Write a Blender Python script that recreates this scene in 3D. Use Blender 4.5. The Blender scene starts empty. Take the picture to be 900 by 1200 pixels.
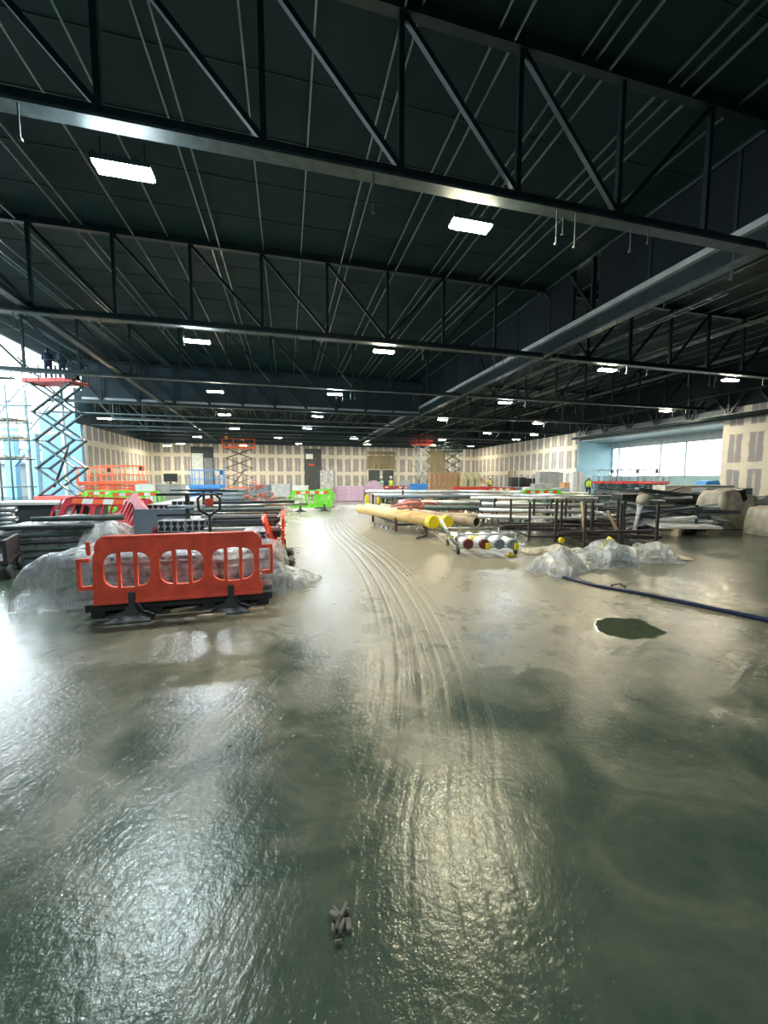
import bpy, bmesh, math, random
from mathutils import Vector, Matrix, noise
R = math.radians
scn = bpy.context.scene
COL = scn.collection

# ---------------------------------------------------------------- camera
EYE = 1.5
F = 450.0
YAW = math.atan(113 / 450)
PIT = math.atan(38 / 450)
cam_d = bpy.data.cameras.new('camera')
cam = bpy.data.objects.new('camera', cam_d)
COL.objects.link(cam)
cam_d.sensor_width = 36
cam_d.sensor_fit = 'AUTO'
cam_d.lens = 36 * F / 1200
cam_d.clip_start = 0.05
cam_d.clip_end = 400
cam.location = (0, 0, EYE)
cam.rotation_euler = (math.pi / 2 - PIT, 0, -YAW)
scn.camera = cam

# ---------------------------------------------------------------- sky, exposure
w = bpy.data.worlds.new('sky')
scn.world = w
w.use_nodes = True
wn = w.node_tree.nodes
bg = wn['Background']
bg.inputs[0].default_value = (0.80, 0.93, 1.0, 1)
bg.inputs[1].default_value = 2.4
scn.view_settings.view_transform = 'Standard'
scn.view_settings.look = 'None'
scn.view_settings.gamma = 1
scn.view_settings.use_curve_mapping = False
scn.view_settings.exposure = 1.3
LAMP_GAIN = 4.2

# ---------------------------------------------------------------- pixel helpers (points of the place measured in the photo)
_f = Vector((math.sin(YAW) * math.cos(PIT), math.cos(YAW) * math.cos(PIT), -math.sin(PIT)))
_r = Vector((math.cos(YAW), -math.sin(YAW), 0))
_u = Vector((math.sin(YAW) * math.sin(PIT), math.cos(YAW) * math.sin(PIT), math.cos(PIT)))


def _ray(px, py):
    return _f + _r * ((px - 450) / F) - _u * ((py - 600) / F)


def G(px, py, z=0.0):
    d = _ray(px, py)
    t = (z - EYE) / d.z
    return Vector((d.x * t, d.y * t, z))


def AY(px, py, y):
    d = _ray(px, py)
    t = y / d.y
    return Vector((d.x * t, y, EYE + d.z * t))


def AD(px, depth, z=0.0):
    """point seen in column px at a distance in front of the camera, at height z"""
    d = _ray(px, 562)
    return Vector((d.x * depth, d.y * depth, z))


# ---------------------------------------------------------------- materials
MATS = {}


def mat(name, col, rough=0.6, metal=0.0, var=0.25, scale=6.0, bump=0.0, spec=0.5, stretch=None, alpha=None, detail=4):
    if name in MATS:
        return MATS[name]
    m = bpy.data.materials.new(name)
    m.use_nodes = True
    nt = m.node_tree
    b = nt.nodes['Principled BSDF']
    b.inputs['Roughness'].default_value = rough
    b.inputs['Metallic'].default_value = metal
    b.inputs['Specular IOR Level'].default_value = spec
    tc = nt.nodes.new('ShaderNodeTexCoord')
    mp = nt.nodes.new('ShaderNodeMapping')
    if stretch:
        mp.inputs['Scale'].default_value = stretch
    no = nt.nodes.new('ShaderNodeTexNoise')
    no.inputs['Scale'].default_value = scale
    no.inputs['Detail'].default_value = detail
    rp = nt.nodes.new('ShaderNodeValToRGB')
    rp.color_ramp.elements[0].position = 0.3
    rp.color_ramp.elements[1].position = 0.7
    rp.color_ramp.elements[0].color = (*[c * (1 - var) for c in col], 1)
    rp.color_ramp.elements[1].color = (*[min(1, c * (1 + var)) for c in col], 1)
    nt.links.new(tc.outputs['Object'], mp.inputs[0])
    nt.links.new(mp.outputs[0], no.inputs['Vector'])
    nt.links.new(no.outputs['Fac'], rp.inputs[0])
    nt.links.new(rp.outputs[0], b.inputs['Base Color'])
    if bump:
        bp = nt.nodes.new('ShaderNodeBump')
        bp.inputs['Strength'].default_value = bump
        bp.inputs['Distance'].default_value = 0.02
        nt.links.new(no.outputs['Fac'], bp.inputs['Height'])
        nt.links.new(bp.outputs[0], b.inputs['Normal'])
    MATS[name] = m
    return m


def emit(name, col, strength):
    m = bpy.data.materials.new(name)
    m.use_nodes = True
    b = m.node_tree.nodes['Principled BSDF']
    b.inputs['Base Color'].default_value = (*col, 1)
    b.inputs['Emission Color'].default_value = (*col, 1)
    b.inputs['Emission Strength'].default_value = strength
    MATS[name] = m
    return m


def film(name, col=(0.75, 0.8, 0.82), clear=0.45, rough=0.25):
    m = bpy.data.materials.new(name)
    m.use_nodes = True
    nt = m.node_tree
    b = nt.nodes['Principled BSDF']
    out = nt.nodes['Material Output']
    b.inputs['Base Color'].default_value = (*col, 1)
    b.inputs['Roughness'].default_value = rough
    tr = nt.nodes.new('ShaderNodeBsdfTransparent')
    mx = nt.nodes.new('ShaderNodeMixShader')
    tc = nt.nodes.new('ShaderNodeTexCoord')
    no = nt.nodes.new('ShaderNodeTexNoise')
    no.inputs['Scale'].default_value = 5
    no.inputs['Detail'].default_value = 5
    no.inputs['Distortion'].default_value = 1.2
    mr = nt.nodes.new('ShaderNodeMapRange')
    mr.inputs['From Min'].default_value = 0.35
    mr.inputs['From Max'].default_value = 0.65
    mr.inputs['To Min'].default_value = max(0, clear - 0.3)
    mr.inputs['To Max'].default_value = min(1, clear + 0.3)
    bp = nt.nodes.new('ShaderNodeBump')
    bp.inputs['Strength'].default_value = 0.8
    bp.inputs['Distance'].default_value = 0.05
    L = nt.links.new
    L(tc.outputs['Object'], no.inputs['Vector'])
    L(no.outputs['Fac'], mr.inputs['Value'])
    L(no.outputs['Fac'], bp.inputs['Height'])
    L(bp.outputs[0], b.inputs['Normal'])
    L(mr.outputs[0], mx.inputs[0])
    L(b.outputs[0], mx.inputs[1])
    L(tr.outputs[0], mx.inputs[2])
    L(mx.outputs[0], out.inputs['Surface'])
    MATS[name] = m
    return m


class N:
    """small node-graph helper"""
    def __init__(s, m):
        s.nt = m.node_tree

    def n(s, t, **kw):
        x = s.nt.nodes.new(t)
        for k, v in kw.items():
            setattr(x, k, v)
        return x

    def m(s, op, a, b=None, c=None):
        x = s.nt.nodes.new('ShaderNodeMath')
        x.operation = op
        for i, v in enumerate((a, b, c)):
            if v is None:
                continue
            if isinstance(v, (int, float)):
                x.inputs[i].default_value = v
            else:
                s.nt.links.new(v, x.inputs[i])
        return x.outputs[0]

    def l(s, a, b):
        s.nt.links.new(a, b)


def floor_material():
    m = bpy.data.materials.new('wet_concrete')
    m.use_nodes = True
    g = N(m)
    nt = m.node_tree
    b = nt.nodes['Principled BSDF']
    geo = g.n('ShaderNodeNewGeometry')
    sx = g.n('ShaderNodeSeparateXYZ')
    g.l(geo.outputs['Position'], sx.inputs[0])
    X, Y = sx.outputs[0], sx.outputs[1]

    def noise_at(vec, scale, detail=4, rough=0.55, dist=0.0):
        no = g.n('ShaderNodeTexNoise')
        no.inputs['Scale'].default_value = scale
        no.inputs['Detail'].default_value = detail
        no.inputs['Roughness'].default_value = rough
        no.inputs['Distortion'].default_value = dist
        g.l(vec, no.inputs['Vector'])
        return no.outputs['Fac']

    def comb(x, y, z=0.0):
        c = g.n('ShaderNodeCombineXYZ')
        for i, v in enumerate((x, y, z)):
            if isinstance(v, (int, float)):
                c.inputs[i].default_value = v
            else:
                g.l(v, c.inputs[i])
        return c.outputs[0]

    def ss(v, a, bb):
        mr = g.n('ShaderNodeMapRange', interpolation_type='SMOOTHSTEP')
        g.l(v, mr.inputs['Value'])
        mr.inputs['From Min'].default_value = a
        mr.inputs['From Max'].default_value = bb
        return mr.outputs[0]

    # wheel tracks that curve out of the depth of the hall towards the camera
    fc = g.n('ShaderNodeFloatCurve')
    pts = [(-3.0, 0.1), (0.9, 0.43), (2.08, 0.87), (3.11, 1.17), (4.59, 1.43), (6.62, 1.58), (11.17, 1.55), (17.7, 2.2)]
    cv = fc.mapping.curves[0]
    fx = lambda y: (y + 3) / 21
    fy = lambda x: x / 3
    cv.points[0].location = (fx(pts[0][0]), fy(pts[0][1]))
    cv.points[1].location = (fx(pts[-1][0]), fy(pts[-1][1]))
    for p in pts[1:-1]:
        cv.points.new(fx(p[0]), fy(p[1]))
    fc.mapping.update()
    g.l(g.m('DIVIDE', g.m('ADD', Y, 3.0), 21.0), fc.inputs['Value'])
    centre = g.m('MULTIPLY', fc.outputs[0], 3.0)
    u = g.m('SUBTRACT', X, centre)
    au = g.m('ABSOLUTE', u)
    wide = g.m('MULTIPLY', ss(au, 0.72, 0.12), g.m('ADD', 0.18, ss(Y, 1.2, 4.0)))
    tr = noise_at(comb(g.m('MULTIPLY', u, 9.0), g.m('MULTIPLY', Y, 0.45)), 1.0, 5, 0.6, 0.3)
    tr2 = noise_at(comb(g.m('MULTIPLY', u, 26.0), g.m('MULTIPLY', Y, 1.6), 4.0), 1.0, 3, 0.6, 0.2)
    # two deep ruts
    rut = None
    for off in (-0.42, -0.27, -0.1, 0.06, 0.2, 0.33):
        d = g.m('DIVIDE', g.m('SUBTRACT', u, off), 0.022)
        e = g.m('EXPONENT', g.m('MULTIPLY', g.m('MULTIPLY', d, d), -1.0))
        rut = e if rut is None else g.m('ADD', rut, e)
    tread = g.m('MULTIPLY', rut, g.m('ADD', 0.4, noise_at(comb(g.m('MULTIPLY', u, 2.0), g.m('MULTIPLY', Y, 7.0)), 1.0, 3)))
    # skid marks crossing on the right and streaks lower left
    a1 = R(62)
    s1 = g.m('ADD', g.m('MULTIPLY', X, math.cos(a1)), g.m('MULTIPLY', Y, math.sin(a1)))
    p1 = g.m('SUBTRACT', g.m('MULTIPLY', Y, math.cos(a1)), g.m('MULTIPLY', X, math.sin(a1)))
    st1 = noise_at(comb(g.m('MULTIPLY', p1, 12.0), g.m('MULTIPLY', s1, 0.8), 2.0), 1.0, 4, 0.6, 0.3)
    a2 = R(25)
    s2 = g.m('ADD', g.m('MULTIPLY', X, math.cos(a2)), g.m('MULTIPLY', Y, math.sin(a2)))
    p2 = g.m('SUBTRACT', g.m('MULTIPLY', Y, math.cos(a2)), g.m('MULTIPLY', X, math.sin(a2)))
    st2 = noise_at(comb(g.m('MULTIPLY', p2, 11.0), g.m('MULTIPLY', s2, 0.7), 7.0), 1.0, 4, 0.6, 0.5)
    right = ss(X, 1.8, 2.8)
    left = ss(X, 0.4, -0.2)
    fine = noise_at(geo.outputs['Position'], 34.0, 5, 0.6, 0.2)
    mid = noise_at(geo.outputs['Position'], 9.0, 4, 0.6, 0.4)
    big = noise_at(geo.outputs['Position'], 0.55, 4, 0.55, 0.6)
    big2 = noise_at(geo.outputs['Position'], 1.7, 5, 0.6, 0.8)
    h = g.m('MULTIPLY', fine, 0.0027)
    h = g.m('ADD', h, g.m('MULTIPLY', mid, 0.0030))
    h = g.m('ADD', h, g.m('MULTIPLY', g.m('MULTIPLY', tr, wide), 0.012))
    h = g.m('ADD', h, g.m('MULTIPLY', g.m('MULTIPLY', tr2, wide), 0.007))
    h = g.m('SUBTRACT', h, g.m('MULTIPLY', g.m('MULTIPLY', tread, wide), 0.006))
    h = g.m('ADD', h, g.m('MULTIPLY', g.m('MULTIPLY', g.m('MULTIPLY', st1, left), big), 0.007))
    h = g.m('ADD', h, g.m('MULTIPLY', g.m('MULTIPLY', g.m('MULTIPLY', st2, right), big), 0.016))
    # puddle
    px_ = g.m('DIVIDE', g.m('SUBTRACT', X, 3.30), 0.34)
    py_ = g.m('DIVIDE', g.m('SUBTRACT', Y, 3.08), 0.30)
    dd = g.m('ADD', g.m('MULTIPLY', px_, px_), g.m('MULTIPLY', py_, py_))
    dd = g.m('ADD', dd, g.m('MULTIPLY', g.m('SUBTRACT', big2, 0.5), 2.2))
    pud = ss(dd, 1.15, 0.85)
    # wider wet patches
    wet = ss(big, 0.42, 0.60)
    keep = g.m('SUBTRACT', 1.0, g.m('MULTIPLY', pud, 0.97))
    bp = g.n('ShaderNodeBump')
    bp.inputs['Distance'].default_value = 1.0
    g.l(h, bp.inputs['Height'])
    g.l(keep, bp.inputs['Strength'])
    g.l(bp.outputs[0], b.inputs['Normal'])
    ro = g.m('SUBTRACT', 0.19, g.m('MULTIPLY', wet, 0.06))
    ro = g.m('ADD', ro, g.m('MULTIPLY', g.m('SUBTRACT', big2, 0.5), 0.12))
    ro = g.m('MULTIPLY', ro, g.m('SUBTRACT', 1.0, g.m('MULTIPLY', pud, 0.9)))
    mixf = g.m('ADD', g.m('MULTIPLY', big2, 0.6), g.m('MULTIPLY', mid, 0.4))
    rp = g.n('ShaderNodeValToRGB')
    rp.color_ramp.elements[0].position = 0.30
    rp.color_ramp.elements[1].position = 0.70
    rp.color_ramp.elements[0].color = (0.032, 0.055, 0.040, 1)
    rp.color_ramp.elements[1].color = (0.070, 0.088, 0.058, 1)
    g.l(mixf, rp.inputs[0])
    # paler tan along the lane: brighter light on the mid floor painted in as colour
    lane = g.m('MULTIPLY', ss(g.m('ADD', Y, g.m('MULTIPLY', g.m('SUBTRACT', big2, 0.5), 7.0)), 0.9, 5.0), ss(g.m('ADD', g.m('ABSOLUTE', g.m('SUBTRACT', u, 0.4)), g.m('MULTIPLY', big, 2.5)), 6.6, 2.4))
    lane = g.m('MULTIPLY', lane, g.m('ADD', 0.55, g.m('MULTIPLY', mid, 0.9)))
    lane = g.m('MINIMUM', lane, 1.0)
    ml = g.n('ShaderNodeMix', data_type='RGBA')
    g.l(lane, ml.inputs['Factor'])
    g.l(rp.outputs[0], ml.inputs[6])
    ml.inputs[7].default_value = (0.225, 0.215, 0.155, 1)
    mc = g.n('ShaderNodeMix', data_type='RGBA')
    g.l(pud, mc.inputs['Factor'])
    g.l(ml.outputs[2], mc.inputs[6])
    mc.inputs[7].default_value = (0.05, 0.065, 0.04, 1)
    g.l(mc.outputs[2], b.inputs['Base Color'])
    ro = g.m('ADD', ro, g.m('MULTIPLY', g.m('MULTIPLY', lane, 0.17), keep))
    g.l(g.m('MAXIMUM', ro, 0.03), b.inputs['Roughness'])
    b.inputs['Specular IOR Level'].default_value = 0.33
    b.inputs['Specular Tint'].default_value = (0.90, 1.0, 0.92, 1)
    return m


def plasterboard(name, joint, board):
    """taped plasterboard: boards 1.2 m wide and 2.4 m high with pale filled joints"""
    m = bpy.data.materials.new(name)
    m.use_nodes = True
    g = N(m)
    b = m.node_tree.nodes['Principled BSDF']
    geo = g.n('ShaderNodeNewGeometry')
    sx = g.n('ShaderNodeSeparateXYZ')
    g.l(geo.outputs['Position'], sx.inputs[0])
    u = g.m('ADD', sx.outputs[0], sx.outputs[1])
    no = g.n('ShaderNodeTexNoise')
    no.inputs['Scale'].default_value = 1.3
    no.inputs['Detail'].default_value = 4
    g.l(geo.outputs['Position'], no.inputs['Vector'])
    wob = g.m('MULTIPLY', g.m('SUBTRACT', no.outputs['Fac'], 0.5), 0.25)

    def band(v, period, half):
        fr = g.m('FRACT', g.m('DIVIDE', v, period))
        d = g.m('MULTIPLY', g.m('ABSOLUTE', g.m('SUBTRACT', fr, 0.5)), period)
        mr = g.n('ShaderNodeMapRange', interpolation_type='SMOOTHSTEP')
        g.l(g.m('ADD', d, wob), mr.inputs['Value'])
        mr.inputs['From Min'].default_value = period / 2 - half - 0.03
        mr.inputs['From Max'].default_value = period / 2 - half + 0.04
        return mr.outputs[0]
    vj = band(g.m('ADD', u, 0.2), 1.2, 0.22)
    hj = band(g.m('ADD', sx.outputs[2], 0.0), 2.4, 0.27)
    sc = g.m('MULTIPLY', band(g.m('ADD', u, 0.8), 1.2, 0.055), 0.55)
    f = g.m('MINIMUM', 1.0, g.m('MAXIMUM', g.m('MAXIMUM', vj, hj), sc))
    f = g.m('MULTIPLY', f, g.m('ADD', 0.72, g.m('MULTIPLY', no.outputs['Fac'], 0.5)))
    mc = g.n('ShaderNodeMix', data_type='RGBA')
    g.l(f, mc.inputs['Factor'])
    mc.inputs[6].default_value = (*board, 1)
    mc.inputs[7].default_value = (*joint, 1)
    g.l(mc.outputs[2], b.inputs['Base Color'])
    b.inputs['Roughness'].default_value = 0.85
    MATS[name] = m
    return m


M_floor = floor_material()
M_ply = plasterboard('taped_plasterboard', (0.66, 0.64, 0.55), (0.29, 0.29, 0.31))
M_deck = mat('roof_deck', (0.009, 0.032, 0.037), 0.7, 0.0, 0.25, 0.6, spec=0.2)
M_truss = mat('dark_painted_steel', (0.012, 0.032, 0.037), 0.42, 0.2, 0.3, 3)
M_flange = mat('lit_steel_flange', (0.07, 0.105, 0.11), 0.5, 0.3, 0.25, 5)  # paler than the truss steel, with light on the undersides painted in
M_galv = mat('galvanised_steel', (0.45, 0.49, 0.50), 0.35, 0.85, 0.2, 8)
M_galvp = mat('pale_galvanised_pipe', (0.62, 0.66, 0.66), 0.38, 0.45, 0.2, 4)
M_glint = mat('purlin_lip', (0.20, 0.27, 0.27), 0.35, 0.6, 0.5, 1.2, stretch=(1, 0.6, 1))
M_spine = mat('near_black_cladding', (0.010, 0.018, 0.024), 0.7, 0, 0.2, 1.2, spec=0.2)
M_strip = mat('pale_grey_channel', (0.46, 0.54, 0.56), 0.5, 0.2, 0.15, 2)
M_bulk = mat('dark_blue_cladding', (0.020, 0.045, 0.062), 0.6, 0, 0.2, 1.2)
M_black = mat('black_plastic', (0.018, 0.020, 0.022), 0.45, 0, 0.3, 12)
M_rubber = mat('dark_rubber', (0.035, 0.045, 0.045), 0.65, 0, 0.3, 12, 0.2)
M_red = mat('red_barrier_plastic', (0.86, 0.095, 0.045), 0.42, 0, 0.22, 5, 0.15)
M_redd = mat('weathered_red_plastic', (0.50, 0.035, 0.045), 0.5, 0, 0.3, 7)
M_orange = mat('orange_red_paint', (0.85, 0.17, 0.06), 0.45, 0, 0.15, 4)
M_liftred = mat('red_lift_paint', (0.72, 0.07, 0.05), 0.4, 0, 0.15, 4)
M_lime = mat('lime_green_plastic', (0.20, 0.78, 0.06), 0.45, 0, 0.15, 5)
M_blue = mat('bright_blue_paint', (0.06, 0.30, 0.75), 0.45, 0, 0.15, 4)
M_clad = mat('light_blue_cladding', (0.28, 0.54, 0.76), 0.6, 0, 0.12, 0.8)
M_paleblue = mat('pale_blue_wall', (0.42, 0.66, 0.74), 0.6, 0, 0.08, 0.8)
M_white = mat('white_sheet', (0.78, 0.80, 0.78), 0.55, 0, 0.1, 3)
M_wred = mat('reflective_orange', (0.85, 0.16, 0.05), 0.4, 0, 0.1, 5)
M_teal = mat('dark_teal_steel', (0.035, 0.075, 0.085), 0.4, 0.4, 0.2, 5)
M_grey = mat('mid_grey_board', (0.17, 0.21, 0.24), 0.6, 0, 0.15, 3)
M_lgrey = mat('light_grey_board', (0.42, 0.44, 0.42), 0.65, 0, 0.18, 3)
M_dark = mat('charcoal_board', (0.045, 0.055, 0.058), 0.55, 0, 0.3, 5)
M_green = mat('dark_green_grey_board', (0.06, 0.095, 0.085), 0.5, 0, 0.3, 6)
M_brown = mat('rusty_brown_steel', (0.13, 0.055, 0.04), 0.65, 0.3, 0.35, 12)
M_dkbrown = mat('dark_brown_steel', (0.052, 0.042, 0.040), 0.6, 0.3, 0.35, 12)
M_yel = mat('yellow_plastic_cap', (0.80, 0.68, 0.03), 0.4, 0, 0.12, 6)
M_ylpipe = mat('buff_yellow_pipe', (0.72, 0.50, 0.20), 0.45, 0, 0.15, 3)
M_tan = mat('tan_steel_pipe', (0.40, 0.33, 0.24), 0.55, 0.1, 0.25, 5)
M_pink = mat('pink_insulation', (0.62, 0.42, 0.52), 0.85, 0, 0.15, 5)
M_pinkrust = mat('red_oxide_pipe', (0.55, 0.22, 0.18), 0.6, 0.1, 0.3, 8)
M_wood = mat('pale_timber', (0.52, 0.40, 0.25), 0.7, 0, 0.3, 3, stretch=(1, 12, 12))
M_crate = mat('orange_timber', (0.62, 0.36, 0.17), 0.7, 0, 0.35, 2, stretch=(9, 9, 1.5))
M_glasspack = mat('yellow_green_packing', (0.52, 0.50, 0.30), 0.4, 0, 0.4, 2, stretch=(7, 7, 1))
M_beige = mat('beige_wrapping', (0.42, 0.40, 0.31), 0.6, 0, 0.3, 4, 0.5)
M_maroon = mat('maroon_end_cap', (0.16, 0.03, 0.03), 0.5, 0, 0.2, 6)
M_hivis = mat('hi_vis_yellow', (0.70, 0.95, 0.10), 0.6, 0, 0.1, 6)
M_navy = mat('navy_workwear', (0.03, 0.05, 0.10), 0.8, 0, 0.2, 9)
M_skin = mat('skin', (0.50, 0.31, 0.23), 0.6, 0, 0.1, 9)
M_hat = mat('white_helmet', (0.75, 0.75, 0.72), 0.35, 0, 0.05, 5)
M_door = mat('grey_door_void', (0.10, 0.12, 0.125), 0.7, 0, 0.2, 2)
M_opening = mat('dark_opening', (0.07, 0.085, 0.09), 0.8, 0, 0.2, 2)
M_osb = mat('brown_boarding', (0.24, 0.21, 0.13), 0.75, 0, 0.3, 1, stretch=(5, 5, 0.4))
M_frame = mat('pale_door_frame', (0.55, 0.56, 0.50), 0.5, 0, 0.1, 3)
M_scaff = mat('scaffold_tube', (0.13, 0.19, 0.20), 0.5, 0.3, 0.2, 5)
M_boards = mat('scaffold_boards', (0.36, 0.27, 0.18), 0.75, 0, 0.3, 2)
M_film = film('clear_wrapping_film', (0.5, 0.56, 0.57), 0.55, 0.18)
M_filmw = film('cloudy_wrapping_film', (0.56, 0.59, 0.57), 0.36, 0.22)
M_outside = mat('pale_outside_ground', (0.55, 0.57, 0.55), 0.8, 0, 0.1, 0.5)
E_cool = emit('cool_white_diffuser', (0.84, 0.93, 1.0), 62 * LAMP_GAIN)
E_warm = emit('warm_white_diffuser', (1.0, 0.86, 0.62), 62 * LAMP_GAIN)

m = bpy.data.materials.new('window_glass')
m.use_nodes = True
_g = N(m)
_b = m.node_tree.nodes['Principled BSDF']
_b.inputs['Roughness'].default_value = 0.05
_b.inputs['Base Color'].default_value = (0.8, 0.9, 0.95, 1)
_tr = _g.n('ShaderNodeBsdfTransparent')
_mx = _g.n('ShaderNodeMixShader')
_mx.inputs[0].default_value = 0.85
_g.l(_b.outputs[0], _mx.inputs[1])
_g.l(_tr.outputs[0], _mx.inputs[2])
_g.l(_mx.outputs[0], m.node_tree.nodes['Material Output'].inputs['Surface'])
M_glass = m


# ---------------------------------------------------------------- mesh builder
class MB:
    def __init__(s):
        s.v, s.f, s.sm = [], [], []

    def add(s, vs, fs, smooth=False):
        k = len(s.v)
        s.v += [tuple(v) for v in vs]
        s.f += [tuple(i + k for i in f) for f in fs]
        s.sm += [smooth] * len(fs)
        return s

    def box(s, c, d, rz=0.0, ry=0.0, rx=0.0):
        mt = Matrix.Translation(c) @ Matrix.Rotation(rz, 4, 'Z') @ Matrix.Rotation(ry, 4, 'Y') @ Matrix.Rotation(rx, 4, 'X')
        h = [x / 2 for x in d]
        vs = [mt @ Vector((a * h[0], b * h[1], e * h[2])) for a in (-1, 1) for b in (-1, 1) for e in (-1, 1)]
        return s.add(vs, [(0, 1, 3, 2), (4, 6, 7, 5), (0, 4, 5, 1), (2, 3, 7, 6), (0, 2, 6, 4), (1, 5, 7, 3)])

    def bar(s, p0, p1, wd, ht, up=(0, 0, 1)):
        p0, p1 = Vector(p0), Vector(p1)
        d = (p1 - p0).normalized()
        a = d.cross(Vector(up))
        if a.length < 1e-3:
            a = d.cross(Vector((0, 1, 0)))
        a.normalize()
        b = a.cross(d)
        vs = []
        for p in (p0, p1):
            for i, j in ((-1, -1), (1, -1), (1, 1), (-1, 1)):
                vs.append(p + a * (i * wd / 2) + b * (j * ht / 2))
        return s.add(vs, [(3, 2, 1, 0), (4, 5, 6, 7), (0, 1, 5, 4), (1, 2, 6, 5), (2, 3, 7, 6), (3, 0, 4, 7)])

    def tube(s, pts, r, n=10, caps=True):
        pts = [Vector(p) for p in pts]
        ring = []
        vs = []
        prev = None
        for i, p in enumerate(pts):
            if i == 0:
                d = pts[1] - pts[0]
            elif i == len(pts) - 1:
                d = pts[-1] - pts[-2]
            else:
                d = (pts[i + 1] - p).normalized() + (p - pts[i - 1]).normalized()
            d.normalize()
            if prev is None:
                a = d.cross(Vector((0, 0, 1)))
                if a.length < 1e-3:
                    a = d.cross(Vector((0, 1, 0)))
            else:
                a = prev - d * prev.dot(d)
            a.normalize()
            prev = a
            b = d.cross(a)
            rr = r[i] if isinstance(r, (list, tuple)) else r
            for k in range(n):
                t = 2 * math.pi * k / n
                vs.append(p + a * (rr * math.cos(t)) + b * (rr * math.sin(t)))
        fs = []
        for i in range(len(pts) - 1):
            for k in range(n):
                k2 = (k + 1) % n
                fs.append((i * n + k, i * n + k2, (i + 1) * n + k2, (i + 1) * n + k))
        s.add(vs, fs, True)
        if caps:
            base = len(s.v) - len(vs)
            s.f.append(tuple(base + k for k in reversed(range(n))))
            s.f.append(tuple(base + (len(pts) - 1) * n + k for k in range(n)))
            s.sm += [False, False]
        return s

    def hollow(s, p0, p1, r, t, n=16):
        """open pipe with wall thickness"""
        p0, p1 = Vector(p0), Vector(p1)
        d = (p1 - p0).normalized()
        a = d.cross(Vector((0, 0, 1)))
        if a.length < 1e-3:
            a = Vector((1, 0, 0))
        a.normalize()
        b = d.cross(a)
        vs = []
        for p, rr in ((p0, r), (p1, r), (p1, r - t), (p0, r - t)):
            for k in range(n):
                q = 2 * math.pi * k / n
                vs.append(p + a * rr * math.cos(q) + b * rr * math.sin(q))
        fs = []
        for i in range(4):
            j = (i + 1) % 4
            for k in range(n):
                k2 = (k + 1) % n
                fs.append((i * n + k, i * n + k2, j * n + k2, j * n + k))
        return s.add(vs, fs, True)

    def prism(s, poly, axis, a, b):
        """poly: 2-D outline; axis: the axis it is extruded along from a to b"""
        def P(q, t):
            return {'x': (t, q[0], q[1]), 'y': (q[0], t, q[1]), 'z': (q[0], q[1], t)}[axis]
        n = len(poly)
        vs = [P(q, a) for q in poly] + [P(q, b) for q in poly]
        fs = [tuple(range(n)), tuple(range(2 * n - 1, n - 1, -1))]
        for i in range(n):
            j = (i + 1) % n
            fs.append((i, i + n, j + n, j))
        return s.add(vs, fs)

    def build(s, name, material, parent=None, bevel=0.0, loc=None):
        me = bpy.data.meshes.new(name)
        me.from_pydata(s.v, [], s.f)
        me.update()
        bm = bmesh.new()
        bm.from_mesh(me)
        bmesh.ops.recalc_face_normals(bm, faces=bm.faces)
        bm.to_mesh(me)
        bm.free()
        for p, q in zip(me.polygons, s.sm):
            p.use_smooth = q
        me.materials.append(material)
        o = bpy.data.objects.new(name, me)
        COL.objects.link(o)
        if parent:
            o.parent = parent
        if loc is not None:
            o.location = loc
        if bevel:
            bv = o.modifiers.new('bevel', 'BEVEL')
            bv.width = bevel
            bv.segments = 2
            bv.limit_method = 'ANGLE'
        return o


def tag(o, label=None, cat=None, group=None, kind=None):
    if label:
        o['label'] = label
    if cat:
        o['category'] = cat
    if group:
        o['group'] = group
    if kind:
        o['kind'] = kind
    return o


def thing(name, label, cat, loc=(0, 0, 0), rz=0.0, group=None):
    o = bpy.data.objects.new(name, None)
    COL.objects.link(o)
    o.location = loc
    o.rotation_euler = (0, 0, rz)
    o.empty_display_size = 0.1
    return tag(o, label, cat, group)


def copy_tree(o, parent=None):
    c = o.copy()
    COL.objects.link(c)
    if parent is not None:
        c.parent = parent
    for ch in list(o.children):
        copy_tree(ch, c)
    return c


def child_copy(o, loc=None, rot=None, scale=None):
    c = o.copy()
    COL.objects.link(c)
    if loc is not None:
        c.location = loc
    if rot is not None:
        c.rotation_euler = rot
    if scale is not None:
        c.scale = scale
    return c


def place(src, first, loc, rz, label, group=None, scale=None):
    """the first call moves SRC itself, later ones move a copy of it and of all its parts"""
    o = src if first else copy_tree(src)
    o.location = loc
    o.rotation_euler = (0, 0, rz)
    if scale:
        o.scale = (scale,) * 3
    tag(o, label, None, group)
    return o


def struct(o):
    o['kind'] = 'structure'
    return o


def cutplate(name, outline, holes, thick, material, parent, bevel=0.004):
    """flat plate in local XZ with holes cut through, thickness along Y"""
    cd = bpy.data.curves.new(name, 'CURVE')
    cd.dimensions = '2D'
    cd.fill_mode = 'BOTH'
    cd.extrude = thick / 2 - bevel
    cd.bevel_depth = bevel
    cd.bevel_resolution = 1
    for loop in [outline] + holes:
        sp = cd.splines.new('POLY')
        sp.points.add(len(loop) - 1)
        for i, (a, b) in enumerate(loop):
            sp.points[i].co = (a, b, 0, 1)
        sp.use_cyclic_u = True
    tmp = bpy.data.objects.new('tmp', cd)
    COL.objects.link(tmp)
    dg = bpy.context.evaluated_depsgraph_get()
    dg.update()
    me = bpy.data.meshes.new_from_object(tmp.evaluated_get(dg))
    bpy.data.objects.remove(tmp)
    bpy.data.curves.remove(cd)
    me.transform(Matrix.Rotation(math.pi / 2, 4, 'X'))
    me.name = name
    me.materials.clear()
    me.materials.append(material)
    o = bpy.data.objects.new(name, me)
    COL.objects.link(o)
    o.parent = parent
    return o


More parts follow.
